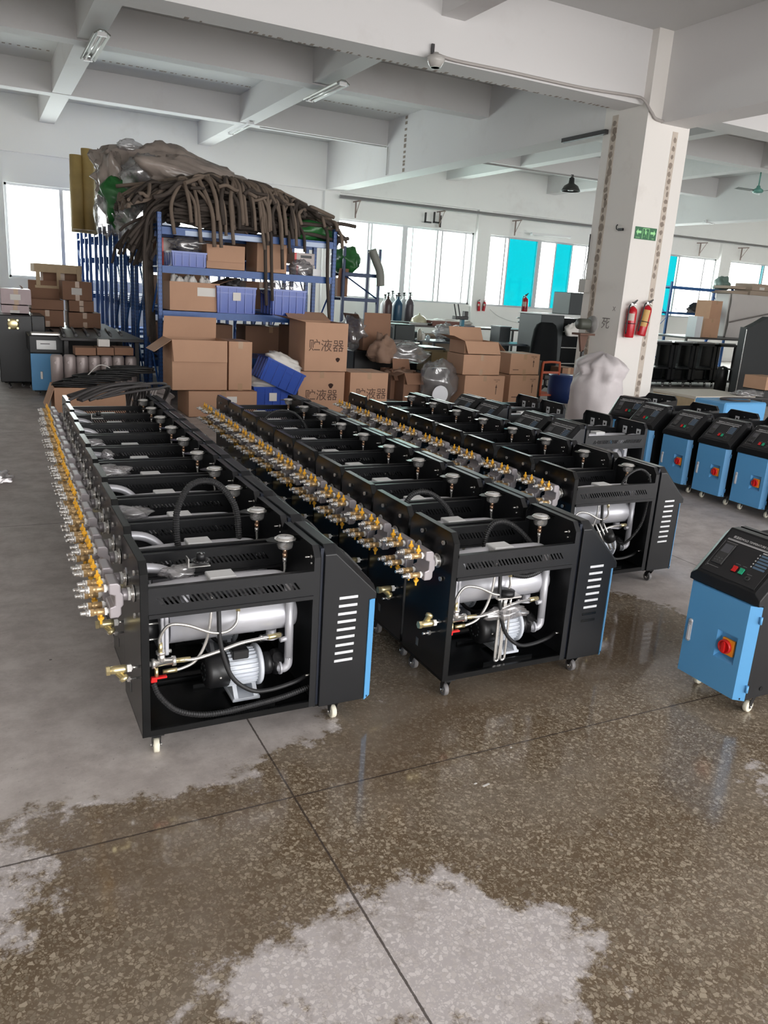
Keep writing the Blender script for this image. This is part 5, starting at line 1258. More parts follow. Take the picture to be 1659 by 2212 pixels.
# hoses heaped over the end of the left row, cable bundle beside
random.seed(14)
for k in range(14):
    a = at(255+k*6, 868+random.uniform(-4, 6), Z=0.74+.01*random.random()); 
    x_, y_ = 1.05+random.uniform(-.1, .25), 6.5+random.uniform(-.1, .25)
    pts = [(x_-.45+random.uniform(-.1, .1), y_-.25, .74), (x_-.2, y_-.1, .765+.004*k), (x_, y_, .775+.004*k), (x_+.10+random.uniform(-.05, .1), y_+.35, .74), (x_+.15, y_+.75, .45), (x_+.2, y_+1.1, .02)]
    m = M(); m.ring(spline(pts, 6), 0.011, 7); o = m.build('hose', mat('dark grey hose', (0.05, 0.045, 0.045), 0.6), None); prop(o, 'dark grey hose draped over the rear end of the left row', 'hose', 'hoses draped over the rearmost left machine')
for k in range(12):
    c = Vector((1.75, 9.9, .20)); m = M(); pts = [(c.x-.25+.03*k, c.y-.1, .02+.0*k), (c.x-.22+.035*k, c.y, .22+.01*k), (c.x+.05+.03*k, c.y+.1, .30-.006*k), (c.x+.35, c.y+.15, .08+.01*k)]
    m.ring(spline(pts, 6), 0.013, 6); o = m.build('grey_cable', mat('light grey cable', (0.30, 0.27, 0.26), 0.6), None); prop(o, 'light grey cable in the sheaf right of the cable carton', 'cable', 'sheaf of grey cables by the cable carton')

# ---- middle background
small = rack('narrow blue rack with a diagonal brace left of the gas cylinders', at(742, 560, Y=15).x, at(824, 560, Y=15).x, 15.0, 15.6, 2.47, (0.9, 1.50, 1.98), name='storage_rack', beam_h=0.07, detail=False, mt=mat('navy rack paint', (0.015, 0.04, 0.12), 0.4), braces=False)
M().ring([(0.04, 0.02, 1.93), (at(824, 560, Y=15).x-at(742, 560, Y=15).x-.04, .02, 1.50)], 0.018, 6).build('diagonal_brace', mat('navy rack paint', (0.015, 0.04, 0.12), 0.4), small)
a = at(804, 540, Y=14.9); b = at(822, 618, Y=14.9)
m = M(); m.ring(spline([a, a.lerp(b, .3)+Vector((.03, 0, 0)), a.lerp(b, .6)+Vector((.06, 0, 0)), b], 8), 0.085, 14); o = m.build('wrapped_tube', mat('grey wrapped tube', (0.25, 0.25, 0.22), 0.5, bump=.4, bscale=20), None); prop(o, 'grey wrapped tube leaning on the right post of the narrow blue rack', 'tube')
a = at(752, 562, Y=15.2); m = M(); m.blob((0, 0, 0), (0.28, 0.3, 0.24), 0.2, 2, 71, fine=0.08); o = m.build('green_bag', poly_green, None); o.location = (a.x, 15.3, a.z); prop(o, 'round green bag on the narrow blue rack', 'bag')
x0, x1, z0, z1 = rect(728, 640, 752, 596, 15.1); carton('torn brown carton on the narrow blue rack', x0, 15.1, 1.503, x1-x0, .4, .36, mats=carton_dark, open_top={'right': 25, 'front': 15})
# gas cylinders
gc = [(839, 640, 'brown', 18.4), (857, 645, 'white', 18.9), (861, 641, 'blue', 18.4), (873, 640, 'white', 18.9), (886, 640, 'dark', 18.4), (832, 644, 'white', 18.9), (848, 636, 'white', 19.2)]
gcol = {'brown': (0.06, 0.03, 0.03), 'blue': (0.02, 0.07, 0.13), 'dark': (0.07, 0.06, 0.07), 'white': (0.55, 0.57, 0.58)}
lbl = {0: 'dark brown gas cylinder, left in the front line under the window', 2: 'blue gas cylinder in the middle of the front line under the window', 4: 'dark grey gas cylinder at the right end under the window', 1: 'pale gas cylinder between the brown and blue ones, in the rear line', 3: 'pale gas cylinder behind the gap right of the blue one', 5: 'pale gas cylinder at the left end of the rear line', 6: 'pale gas cylinder rearmost, with the tallest valve'}
for k, (px, pt, c, Y) in enumerate(gc):
    a = at(px, pt, Y=Y); H_ = a.z
    R = root('gas_cylinder', lbl[k], 'gas cylinder', (a.x, Y, 0), 0, 'gas cylinders under the window')
    m = M(); r = .115; m.lathe([(r, 0), (r, H_-.22), (r*.92, H_-.15), (r*.6, H_-.09), (.035, H_-.06), (.03, H_)], (0, 0, 0), 'z', 20); m.build('cylinder_body', mat('cylinder '+c, gcol[c], .35), R)
    m = M(); m.cyl((0, 0, H_), (0, 0, H_+.06), .02, 8); m.lathe([(.04, 0), (.04, .03), (.02, .04)], (0, 0, H_+.06), 'z', 12); m.cyl((0, 0, H_+.03), (.06, 0, H_+.03), .014, 8); m.build('valve', dark_metal, R)
# cluttered workbench under the windows
def slab_table(name, label, x0, x1, y0, y1, h, mt_, cat='table', t=.04):
    R = root(name, label, cat, (x0, y0, 0)); w = x1-x0; d = y1-y0
    M().bbox(0, w, 0, d, h-t, h, .004).build('tabletop', mt_, R)
    for xx in (.03, w-.08):
        for yy in (.03, d-.08): M().box(xx, xx+.05, yy, yy+.05, 0, h-t).build('leg', dark_metal, R)
    return R
tb = slab_table('workbench', 'long cluttered workbench below the left bright window', 8.6, 12.6, 16.6, 17.5, 0.95, mat('bench top', (0.10, 0.085, 0.08), .5))
a = at(905, 692, Y=17.0)
m = M(); m.lathe([(0.19, 0), (0.20, .05), (0.18, .14), (0.10, .20), (.03, .22), (.02, .27), (0.0, .27)], (0, 0, 0), 'z', 24); o = m.build('glass_jar', mat('yellowish jar', (0.55, 0.52, 0.36), .2), None); o.location = (a.x, 17.0, .952); prop(o, 'pale yellowish round jar with a small knob on the workbench', 'jar')
random.seed(9)
def heap(px, py, Y, r, mt_, seed, label, cat, name, z=None, amp=.25):
    a = at(px, py, Y=Y); m = M(); m.blob((0, 0, 0), r, amp, 2.0, seed, 26, 16, fine=0.1, squash=-r[2]*.7); o = m.build(name, mt_, None); o.location = (a.x, Y, (z if z is not None else a.z)+r[2]*.7); return prop(o, label, cat)
heap(950, 695, 17.0, (.42, .3, .09), paper_white, 81, 'white sheets of paper and cloth heaped on the right of the workbench', 'cloth', 'white_cloth', .95)
heap(1000, 700, 17.2, (.25, .2, .08), paper_white, 82, 'smaller white cloth at the right end of the workbench', 'cloth', 'white_cloth', .95)
for k, (px0, px1, py, h, c) in enumerate(((930, 990, 712, .12, (0.22, 0.10, 0.08)), (880, 920, 712, .05, (.5, .5, .48)), (835, 880, 710, .06, (0.05, .05, .05)), (940, 1000, 725, .10, (.30, .20, .14)))):
    x0, x1, z0, z1 = rect(px0, py, px1, py-5, 16.7); o = M().bbox(0, x1-x0, 0, .35, 0, h, .01).build('flat_board', mat('board%d' % k, c, .6), None); o.location = (x0, 16.62 if k < 3 else 16.9, .952); prop(o, ('reddish brown flat carton lying on the workbench', 'pale board lying left of the red-brown carton', 'dark board at the left end of the workbench', 'brown flat carton below the workbench front edge')[k], 'board')
st = slab_table('steel_table', 'dark blue steel table in front of the workbench', 8.5, 12.2, 14.6, 15.4, 0.72, mat('dark teal table', (0.02, 0.03, 0.04), .4))
heap(965, 722, 15.0, (.30, .25, .20), film, 83, 'translucent plastic hood on the dark blue table', 'bag', 'plastic_cover', .72)
heap(985, 728, 14.9, (.28, .2, .07), dark_metal, 84, 'dark tool body lying on the dark blue table', 'tool', 'power_tool', .72)
for k, (px, h, c) in enumerate(((913, .16, (.75, .75, .7)), (924, .11, (.5, .6, .65)), (905, .24, (.45, .42, .35)))):
    a = at(px, 735, Y=14.8); m = M(); m.lathe([(.045, 0), (.045, h*.8), (.02, h*.9), (.02, h)], (0, 0, 0), 'z', 14); o = m.build('bottle', mat('bottle%d' % k, c, .3), None); o.location = (a.x, 14.8, .722); prop(o, ('white short bottle on the dark blue table', 'small pale blue jar on the dark blue table', 'taller beige bottle on the dark blue table')[k], 'bottle')
# vise press on a blue post
a = at(989, 800, Y=14.0); R = root('press_stand', 'blue post stand carrying a black clamp with two raised levers', 'press', (a.x, 14.0, 0))
tz = at(989, 690, Y=14.0).z
M().box(-.035, .035, -.035, .035, 0, tz).build('post', mat('teal post', (0.03, 0.19, 0.28), .4), R)
M().bbox(-.22, .22, -.22, .22, 0, .03, .004).build('foot_plate', dark_metal, R)
M().bbox(-.20, .10, -.08, .08, tz, tz+.07, .01).bbox(.02, .10, -.06, .06, tz+.05, tz+.17, .01).build('clamp_body', dark_metal, R)
for k in (0, 1): M().ring([(-.06-.09*k, 0, tz+.06), (-.13-.09*k, 0, tz+.30)], .012, 8).build('lever', dark_metal, R)
M().bbox(-.035, .30, -.03, .03, tz-.22, tz-.12, .004).build('side_arm', mat('navy arm', (0.02, 0.04, 0.09), .4), R)
# black machine carcasses under the bench
for k, (px0, py0, px1, py1, Y) in enumerate(((850, 765, 898, 702, 13.6), (818, 765, 850, 706, 13.3), (908, 790, 972, 752, 12.6), (840, 800, 905, 740, 13.0))):
    x0, x1, z0, z1 = rect(px0, py0, px1, py1, Y); R = root('black_case', ('tall dark tool case left of the steel table', 'black case with white scribbles beside the wrapped carton', 'round-shouldered black tub behind the wrapped motor', 'open black frame box in front of the tall dark case')[k], 'case', (x0, Y, 0))
    if k == 2:
        m = M(); w = x1-x0; m.prism([(0, 0), (w, 0), (w, z1*.8), (w*.85, z1), (w*.15, z1), (0, z1*.8)], 'y', 0, .6); m.build('case_body', black_plastic, R, bevel=.03)
    elif k == 3:
        m = M(); w = x1-x0
        m.box(0, w, 0, .02, 0, z1); m.box(0, w, .58, .6, 0, z1); m.box(0, .02, 0, .6, 0, z1); m.box(w-.02, w, 0, .6, 0, z1); m.build('case_body', dark_metal, R); M().box(-.01, w+.01, -.01, 0, z1-.02, z1).build('rim', steel, R)
    else: M().bbox(0, x1-x0, 0, .6, 0, z1, .02).build('case_body', mat('dark green-grey case', (0.03, 0.04, 0.04), .5), R)
# wrapped carton and litter cartons
x0, x1, z0, z1 = rect(783, 757, 848, 710, 12.0)
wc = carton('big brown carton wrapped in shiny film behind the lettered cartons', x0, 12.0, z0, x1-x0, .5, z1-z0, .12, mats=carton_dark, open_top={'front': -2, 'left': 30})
M().blob((-.06, .25, .30), (.14, .3, .26), .25, 2.2, 91, fine=.12).build('film_wrap', film, wc)
o = M().bbox(x0-.15, x1+.1, 12.0, 12.7, 0, z0-.004, .02).build('black_plastic_crate', black_plastic, None); prop(o, 'black plastic-wrapped crate carrying the film-wrapped carton', 'crate')
for k, (px, py, Y, r, mt_, lb, ct) in enumerate(((826, 775, 11.6, (.22, .2, .24), mat('crumpled brown paper', (0.27, 0.17, 0.12), .8, bump=.8, bscale=6), 'crumpled brown paper bag left of the plastic sheets', 'bag'),
     (875, 772, 11.6, (.36, .25, .20), film, 'clear plastic sheet heaped between the paper bag and the black tub', 'plastic sheet'), (868, 800, 11.3, (.25, .2, .12), mat('crumpled brown paper', (0.27, 0.17, 0.12), .8, bump=.8, bscale=6), 'low heap of torn brown paper in front of the plastic sheet', 'paper'))):
    heap(px, py, Y, r, mt_, 95+k, lb, ct, 'crumpled_litter', z=.55 if k < 2 else .3)
x0, x1, z0, z1 = rect(870, 860, 912, 808, 10.9)
carton('small open carton tipped forward left of the wrapped motor', x0, 10.9, 0, x1-x0, .4, at(870, 806, Y=10.9).z, .0, mats=carton_dark, open_top={'front': 150, 'left': 110, 'back': 20})
x0, x1, z0, z1 = rect(842, 860, 868, 800, 11.2); carton('brown carton with a folded flap beside the lone lettered carton', x0, 11.2, 0, x1-x0, .4, z1, 0, mats=carton_dark, open_top={'front': 140, 'right': 60})
x0, x1, z0, z1 = rect(930, 800, 990, 762, 12.0); carton('wide olive carton with open top behind the wrapped motor', x0, 12.0, .35, x1-x0, .5, z1-.35, mats=mat('olive brown carton', (0.22, 0.17, 0.09), .8), open_top={'left': 100})
o = M().bbox(x0, x1, 12.0, 12.5, 0, .348, .02).build('dark_box', dark_metal, None); prop(o, 'dark box under the wide olive carton', 'box')
# wrapped motor
a = at(950, 862, Y=10.6); R = root('wrapped_motor', 'grey electric motor with a round flange, wrapped in clear plastic', 'motor', (a.x, 10.6, 0)); zt = at(950, 785, Y=10.6).z
M().lathe([(0.0, 0), (.16, .01), (.17, .03), (.17, zt*.7), (.13, zt*.85), (0, zt*.87)], (0, .2, 0), 'z', 24).bbox(-.02, .22, .1, .3, zt*.62, zt*.86, .01).build('motor_body', mat('dark grey motor', (.06, .06, .065), .4), R)
m = M(); m.lathe([(0.0, 0), (.04, 0), (.045, .012), (.14, .014), (.14, .03)], (-.03, -.02, .17), '-y', 28)
for q in range(4): m.cyl((-.03+.115*math.cos(PI/4+q*PI/2), -.055, .17+.115*math.sin(PI/4+q*PI/2)), (-.03+.115*math.cos(PI/4+q*PI/2), -.02, .17+.115*math.sin(PI/4+q*PI/2)), .012, 8)
m.build('flange', alu, R)
M().blob((.06, .2, zt*.5), (.32, .24, zt*.55), .14, 2.2, 99, 36, 24, fine=.07).build('plastic_wrap', film, R)
# cartons right of the motor
cm_ = [(1001, 860, 1091, 812, 10.5, 'bottom left carton of the arrow-marked pile, dark side showing', True, {}), (1001, 811, 1084, 768, 10.55, 'plain carton beneath the open-flapped one', False, {}), (1009, 768, 1076, 748, 10.6, 'open carton with wide flaps on top of the left pile', False, dict(open_top={'front': 150, 'back': 25, 'right': 130, 'left': 70})),
       (1098, 858, 1164, 811, 10.7, 'lower right carton with an up arrow beside the left pile', True, {}), (1100, 810, 1167, 766, 10.75, 'upper right carton with an up arrow beside the open-flapped carton', True, {})]
pz = {}
for k, (px0, py0, px1, py1, Y, lb, arr, kw) in enumerate(cm_):
    x0, x1, z0, z1 = rect(px0, py0, px1, py1, Y); 
    if k in (0, 3): z0 = 0; zt = z1; pz[k] = zt; carton(lb, x0, Y, .0, x1-x0, .5, zt-.002, arrow=arr, tape='v', **kw)
    elif k == 1: carton(lb, x0-.02, Y, pz[0], x1-x0, .5, z1-pz[0], arrow=arr, **kw); pz[1] = z1
    elif k == 2: carton(lb, x0-.06, Y, pz[1]+.002, x1-x0+.06, .45, .20, **kw)
    else: carton(lb, x0, Y, pz[3]+.002, x1-x0, .5, z1-pz[3], arrow=arr, **kw)
# cabinets behind
x0, x1, z0, z1 = rect(1157, 800, 1250, 684, 14.2)
R = root('steel_cabinet', 'dark grey steel cabinet with an open black front beside the column', 'cabinet', (x0, 14.2, 0)); w = x1-x0; h = z1
M().bbox(0, w*.62, 0, .8, 0, h, .01).build('cabinet_body', grey_metal, R); M().bbox(w*.62, w+.1, .05, .8, 0, h-.05, .01).build('open_front', black_gloss, R)
for q in range(3): M().bbox(w*.62, w+.1, 0, .05, h*(.25+.25*q), h*(.25+.25*q)+.02, .004).build('shelf', steel, R)
M().bbox(-.02, w+.12, -.02, .82, h, h+.03, .004).build('cabinet_top', mat('pale cabinet top', (.6, .62, .62), .4), R)
x0b, x1b, _, z1b = rect(1215, 684, 1262, 634, 14.6); o = M().bbox(x0b, x1b+.3, 14.4, 15.0, h+.03, z1b, .01).build('dark_cabinet', grey_metal, None); prop(o, 'dark box cabinet standing on the steel cabinet by the column', 'cabinet')
heap(1236, 720, 14.0, (.22, .12, .16), paper_white, 101, 'white rag bundle hanging on the open cabinet front', 'cloth', 'rag_bundle', z=h-.42)
# black moulded seat back / hood
a = at(1170, 800, Y=12.4); zt = at(1170, 696, Y=12.4).z; zb = at(1170, 790, Y=12.4).z
m = M()
prof = [(0.0, .30, .10), (.25, .32, .12), (.6, .285, .14), (.85, .25, .13), (.95, .21, .10), (1.0, .13, .05)]
sec = []
for t_, hw, th in prof:
    row = []
    for j in range(20):
        a_ = 2*PI*j/20; row.append((hw*math.copysign(abs(math.cos(a_))**.6, math.cos(a_)), th*math.sin(a_)+.10*(1-abs(math.cos(a_))), zb-.12+(zt-zb+.12)*t_))
    sec.append(row)
vs = [p for r_ in sec for p in r_]; fs = [(i*20+j, i*20+(j+1) % 20, (i+1)*20+(j+1) % 20, (i+1)*20+j) for i in range(5) for j in range(20)] + [list(range(100, 120))]
m.add(vs, fs, 0, True)
R = root('office_chair', 'tall black high-backed chair behind the orange trolley', 'chair', (a.x, 12.4, 0)); m.build('backrest', mat('matte black fabric', (0.008, 0.009, 0.010), 0.9, spec=0.15), R)
M().bbox(-.28, .28, -.45, .1, zb-.22, zb-.12, .02).build('seat', black_plastic, R); M().cyl((0, -.15, .08), (0, -.15, zb-.2), .03, 10).build('gas_lift', dark_metal, R)
for q in range(5): M().ring([(0, -.15, .10), (.28*math.cos(q*2*PI/5), -.15+.28*math.sin(q*2*PI/5), .05)], .02, 6).build('foot', black_plastic, R)
# orange trolley, blue drum
R = root('hand_trolley', 'orange tube trolley handle between the chair and the white sack', 'trolley', (at(1172, 800, Y=10.9).x, 10.9, 0)); w = at(1208, 800, Y=10.9).x-at(1172, 800, Y=10.9).x; h = at(1190, 783, Y=10.9).z
orng = mat('orange enamel', (0.62, 0.12, 0.05), .4)
M().ring(spline([(0, 0, .1), (0, 0, h-.06), (.05, 0, h), (w-.05, 0, h), (w, 0, h-.06), (w, 0, .1)], 6), .020, 10).build('handle', orng, R)
M().bbox(0, w, -.01, .01, h-.19, h-.15, .003).build('cross_bar', orng, R); M().bbox(0, w, -.02, .5, .10, .13, .004).build('platform', orng, R)
for q in (0, w): M().lathe([(.0, 0), (.10, 0), (.10, .03), (0, .03)], (q-.015, .1, .10), 'x', 18).build('wheel', black_rubber, R)
M().bbox(-.06, .0, .03, .09, 0, h+.02, .004).build('grey_post', mat('grey post', (.07, .07, .06), .5), R)
a = at(1222, 850, Y=10.8); m = M(); m.lathe([(.24, 0), (.26, .25), (.26, .30), (.25, .55), (.26, .58), (.0, .58)], (0, 0, 0), 'z', 28); o = m.build('plastic_drum', mat('dark blue drum', (0.015, 0.04, 0.17), .35), None); o.location = (a.x, 10.9, 0); o.scale = (1, 1, .8); prop(o, 'dark blue plastic drum behind the white sack', 'drum')
x0, x1, z0, z1 = rect(1212, 825, 1245, 795, 12.0); carton('brown carton behind the blue drum', x0, 12.0, .3, x1-x0, .4, z1-.3, mats=carton_dark); o = M().bbox(x0, x1, 12, 12.4, 0, .298, .01).build('dark_stand', dark_metal, None); prop(o, 'dark stand under the carton behind the blue drum', 'stand')
# white sack in front of the column
a = at(1286, 860, Y=8.35); zt = at(1286, 765, Y=8.35).z; m = M()
random.seed(2); rows_ = 26; nu = 48
lv = [(0.0, .36), (.08, .42), (.3, .44), (.55, .43), (.70, .40), (.76, .37), (.80, .36), (.86, .40), (.92, .34), (.97, .22), (1.0, .06)]
def rad(t):
    for (t0, r0), (t1, r1) in zip(lv, lv[1:]):
        if t <= t1: return r0+(r1-r0)*(t-t0)/(t1-t0)
    return lv[-1][1]
vs = []
for i in range(rows_+1):
    t = i/rows_
    for j in range(nu):
        th = 2*PI*j/nu; d = Vector((math.cos(th), math.sin(th), t*2)); wr = 0.035 if t < .66 else .22
        k_ = 1+wr*mnoise.noise(d*2.2+Vector((3, 1, 2)))*2+(.08 if t > .66 else .018)*mnoise.noise(d*7)
        zz = zt*t+(.10*mnoise.noise(Vector((math.cos(th)*1.5, math.sin(th)*1.5, 5.0))) if t > .75 else 0)
        vs.append((rad(t)*.80*k_*math.cos(th)+(.06*(t-.7)*3*1 if t > .8 else 0), rad(t)*.80*k_*math.sin(th), max(zz, 0.0)))
fs = [(i*nu+j, i*nu+(j+1) % nu, (i+1)*nu+(j+1) % nu, (i+1)*nu+j) for i in range(rows_) for j in range(nu)]
m.add(vs, fs+[list(range(nu))[::-1], list(range(rows_*nu, rows_*nu+nu))], 0, True)
o = m.build('woven_sack', woven_sack, None); o.location = (a.x, 8.35, 0); prop(o, 'big stuffed white woven sack in front of the column', 'sack')
# bench grinder on the column side
a = at(1262, 735, Y=9.4); R = root('bench_grinder', 'old bench grinder with a round wheel on a rusty bracket by the column', 'grinder', (7.98, 9.35, 0)); zc = on_z = 1.38
M().lathe([(.0, 0), (.075, 0), (.08, .03), (.08, .16), (.075, .19), (0, .19)], (-.10, 0, zc), 'x', 20).build('grinder_motor', mat('olive grey motor', (.07, .075, .06), .5), R)
M().lathe([(.0, 0), (.035, 0), (.04, .012), (.125, .014), (.125, .035), (.0, .036)], (.12, -.02, zc), 'x', 28).build('grinding_wheel', mat('grey stone wheel', (.30, .29, .28), .7), R)
M().bbox(-.12, .16, -.10, .10, zc-.16, zc-.13, .004).build('bracket_plate', mat('rusty plate', (.13, .07, .05), .8), R)
M().prism([(-.06, zc-.16), (.10, zc-.16), (.04, zc-.40), (.0, zc-.40)], 'y', -.02, .02).build('bracket', mat('rusty plate', (.13, .07, .05), .8), R)
M().box(.02, .06, -.02, .02, 0, zc-.38).build('stand', dark_metal, R)
R2 = root('switch_box', 'small grey switch box on the left face of the column', 'switch box', (8.33, 9.72, 1.83)); M().bbox(-.10, -.001, 0, .16, 0, .20, .008).build('box_body', mat('dusty switch box', (.45, .43, .40), .5), R2); M().ring(spline([(-.03, .12, .20), (-.03, .13, .30), (-.012, .13, .5), (-.012, .13, .85)], 5), .008, 6).build('wire', black_rubber, R2)

# fire extinguishers
def extinguisher(label, p, tilt=0.0, s=1.0, yellow=False, group=None):
    R = root('fire_extinguisher', label, 'fire extinguisher', p, 0, group); R.rotation_euler = (0, tilt, 0); R.scale = (s, s, s)
    M().lathe([(.0, 0), (.066, .0), (.070, .015), (.070, .36), (.062, .40), (.035, .43), (.018, .44)], (0, 0, 0), 'z', 28).build('cylinder_body', mat('extinguisher red', (0.50, 0.01, 0.02), .25), R)
    m = M(); m.cyl((0, 0, .44), (0, 0, .475), .017, 10, 0); m.prism([(-.02, .475), (.02, .475), (.07, .53), (.065, .54), (.01, .505), (-.02, .50)], 'y', -.010, .010, 1); m.prism([(-.02, .475), (.02, .470), (.06, .462), (.06, .470), (.02, .482)], 'y', -.008, .008, 0); m.lathe([(.0, 0), (.018, 0), (.018, .008)], (-.035, -.01, .468), '-y', 12, 0)
    m.build('valve_head', [steel, black_plastic], R)
    M().ring(spline([(-.02, 0, .47), (-.075, -.01, .44), (-.088, -.02, .30), (-.082, -.02, .05)], 6), .010, 8).build('hose', black_rubber, R)
    m = M(); n_ = 9; vs = []
    a0, a1 = (PI*1.02, PI*1.45) if not yellow else (PI*.95, PI*1.5)
    for i in range(n_):
        a_ = a0+(a1-a0)*i/(n_-1)
        for zz in ((.24, .34) if not yellow else (.13, .37)): vs.append((.0712*math.cos(a_), .0712*math.sin(a_), zz))
    m.add(vs, [(2*i, 2*i+2, 2*i+3, 2*i+1) for i in range(n_-1)]); m.build('label_sticker', mat('sticker %d' % yellow, (.62, .38, .12) if yellow else (.62, .52, .45), .5), R)
    M().ring([(.0725*math.cos(k*PI/10), .0725*math.sin(k*PI/10), .20) for k in range(20)], .006, 6, closed=True).build('strap', black_plastic, R)
    return R
a = at(1357, 729, Y=8.92); extinguisher('left fire extinguisher on the column, upright with a small pale sticker', (a.x, 8.92, a.z), 0.02)
a = at(1383, 725, Y=8.92); extinguisher('right fire extinguisher on the column, tilted with a tall yellow sticker', (a.x, 8.92, a.z), 0.16, yellow=True)
a = at(1131, 685, Y=16.0); extinguisher('single fire extinguisher standing on a black post under the teal window', (a.x, 16.0, a.z), 0.0, 1.05)
pz_ = a.z; o = M().cyl((a.x, 16, 0), (a.x, 16, pz_-.04), .07, 12).lathe([(.16, 0), (.16, .03)], (a.x, 16, pz_-.04), 'z', 16).lathe([(.12, 0), (.14, .04)], (a.x, 16, pz_-.14), 'z', 16).build('black_post_stand', dark_metal, None); prop(o, 'black post with round plates carrying a fire extinguisher', 'stand')
for k, px in enumerate((1035, 1045)):
    a = at(px, 672, Y=20.4); extinguisher('%s of two small fire extinguishers hung between the windows' % ('left', 'right')[k], (a.x, 20.425, a.z), .12*(1 if k else -.6), .62*(1.0))
# exit sign
x0, x1, z0, z1 = rect(1371, 517, 1416, 497, 8.998); zc = (2.60+2.73)/2
sg = root('exit_sign', 'green running-man exit sign with two arrows on the column', 'sign', (8.39, 8.998, 2.60)); w, h = .405, .165
gl = mat('pale green sign print', (0.35, 0.78, 0.33), .4)
M().box(0, w, -.006, 0, 0, h).build('sign_plate', mat('dark green sign', (0.012, 0.13, 0.045), .35), sg)
M().prism([(.02, h*.58), (.055, h*.85), (.055, h*.68), (.115, h*.68), (.115, h*.48), (.055, h*.48), (.055, h*.31)], 'y', -.0075, -.006).build('left_arrow', gl, sg)
M().prism([(w-.02, h*.58), (w-.055, h*.31), (w-.055, h*.48), (w-.115, h*.48), (w-.115, h*.68), (w-.055, h*.68), (w-.055, h*.85)], 'y', -.0075, -.006).build('right_arrow', gl, sg)
m = M(); cx = w/2
m.box(cx-.065, cx-.058, -.0075, -.006, .01, h-.012); m.box(cx+.058, cx+.065, -.0075, -.006, .01, h-.012); m.box(cx-.065, cx+.065, -.0075, -.006, h-.019, h-.012)
m.lathe([(.0, 0), (.011, 0), (.011, .0015)], (cx-.012, -.006, h*.80), '-y', 14)
m.prism([(cx-.02, h*.70), (cx+.012, h*.72), (cx+.012, h*.45), (cx-.012, h*.43)], 'y', -.0075, -.006)
for P_ in (((cx+.01, h*.70), (cx+.035, h*.58), (cx+.045, h*.64)), ((cx-.018, h*.68), (cx-.042, h*.60), (cx-.040, h*.48))):
    m.ring([(a_, -.0068, b_) for a_, b_ in P_], .0045, 5, flat=.3)
for P_ in (((cx+.004, h*.46), (cx+.026, h*.36), (cx+.030, h*.14)), ((cx-.006, h*.45), (cx-.014, h*.26), (cx-.042, h*.22))):
    m.ring([(a_, -.0068, b_) for a_, b_ in P_], .006, 5, flat=.3)
m.build('running_figure', gl, sg)
text_obj('EXIT', .022, gl, sg, (w*.86, -.0065, h*.12), (PI/2, 0, 0)); text_obj('安全出口', .020, gl, sg, (w*.15, -.0065, h*.12), (PI/2, 0, 0))
# writing on the column side face
wr = text_obj('死', .18, mat('pencil', (.22, .2, .19), .9), col_o, (8.331, 9.28, 1.40), (PI/2, 0, -PI/2), 'pencil_writing'); wr2 = text_obj('X', .09, mat('pencil', (.22, .2, .19), .9), col_o, (8.331, 9.14, 1.62), (PI/2, 0, -PI/2), 'pencil_writing')
# hook on the column
R = root('wall_hook', 'small black hook on the left face of the column', 'hook', (8.33, 9.18, 2.72)); M().bbox(-.03, 0, -.02, .08, -.015, .02, .004).build('hook_base', black_plastic, R); M().ring(spline([(-.02, .07, 0), (-.02, .11, .01), (-.02, .12, .05), (-.02, .10, .07)], 5), .008, 6).build('hook_arm', black_plastic, R)

# ---- lamps, pipes and fittings overhead
def tube_fixture(label, a, b, n=2, up=(0, 0, 1), w=.16, dark=False, group=None):
    a = Vector(a); b = Vector(b); L = (b-a).length; ang = math.atan2((b-a).y, (b-a).x)
    R = root('fluorescent_fixture', label, 'ceiling light', a, ang, group); R.rotation_euler = (0, -math.atan2((b-a).z, Vector(((b-a).x, (b-a).y)).length), ang)
    M().prism([(-w/2, 0.0), (-w/2+.01, -.02), (-.03, .035), (.03, .035), (w/2-.01, -.02), (w/2, 0), (.035, .05), (-.035, .05)], 'x', 0, L).build('reflector', mat('dull reflector', (.22, .22, .20), .35, metal=.4) if n == 2 else white_plastic, R)
    for k in range(n):
        y = (k-(n-1)/2)*.075; M().cyl((.03, y, -.012), (L-.03, y, -.012), .013, 12).build('tube_lamp', mat('unlit lamp tube', (.85, .85, .82), .15), R)
    M().box(.0, .03, -.06, .06, -.03, .02).build('end_cap', white_plastic, R); M().box(L-.03, L, -.06, .06, -.03, .02).build('end_cap', white_plastic, R)
    return R
a = at(190, 128, Z=4.66); b = at(208, 70, Z=4.66); tube_fixture('twin-tube light fixture under the leftmost ceiling beam', (a.x, a.y, 4.66), (a.x, b.y, 4.66), w=.22)
a = at(668, 216, Z=4.64); b = at(742, 180, Z=4.64); tube_fixture('twin-tube light fixture under the middle ceiling beam', (a.x, b.y, 4.64), (a.x, a.y, 4.64), w=.22)
tube_fixture('thin single-tube fixture near the wall end of the middle ceiling beam', (5.15, 16.7, 4.73), (5.15, 18.2, 4.73), 1, w=.07)
a = at(1215, 313, X=8.29); b = at(1312, 275, X=8.29); o = M().box(-.03, .03, 0, a.y-b.y, -.03, .03).build('cable_tray', dark_metal, None); o.location = (8.29, b.y, (a.z+b.z)/2); prop(o, 'dark short cable tray on the side of the main beam left of the column', 'cable tray')
a = at(1148, 506, Y=20.3); b = at(1232, 513, Y=20.3); tube_fixture('white single-tube lamp on the wall above the teal window', (a.x, 20.3, a.z), (b.x, 20.3, b.z), 1, w=.09)
a = at(1540, 482, Y=17.2); b = at(1632, 471, Y=15.5); tube_fixture('long single-tube lamp hanging in the right bay', (a.x, 17.2, a.z), (b.x, 17.2, a.z), 1, w=.09)
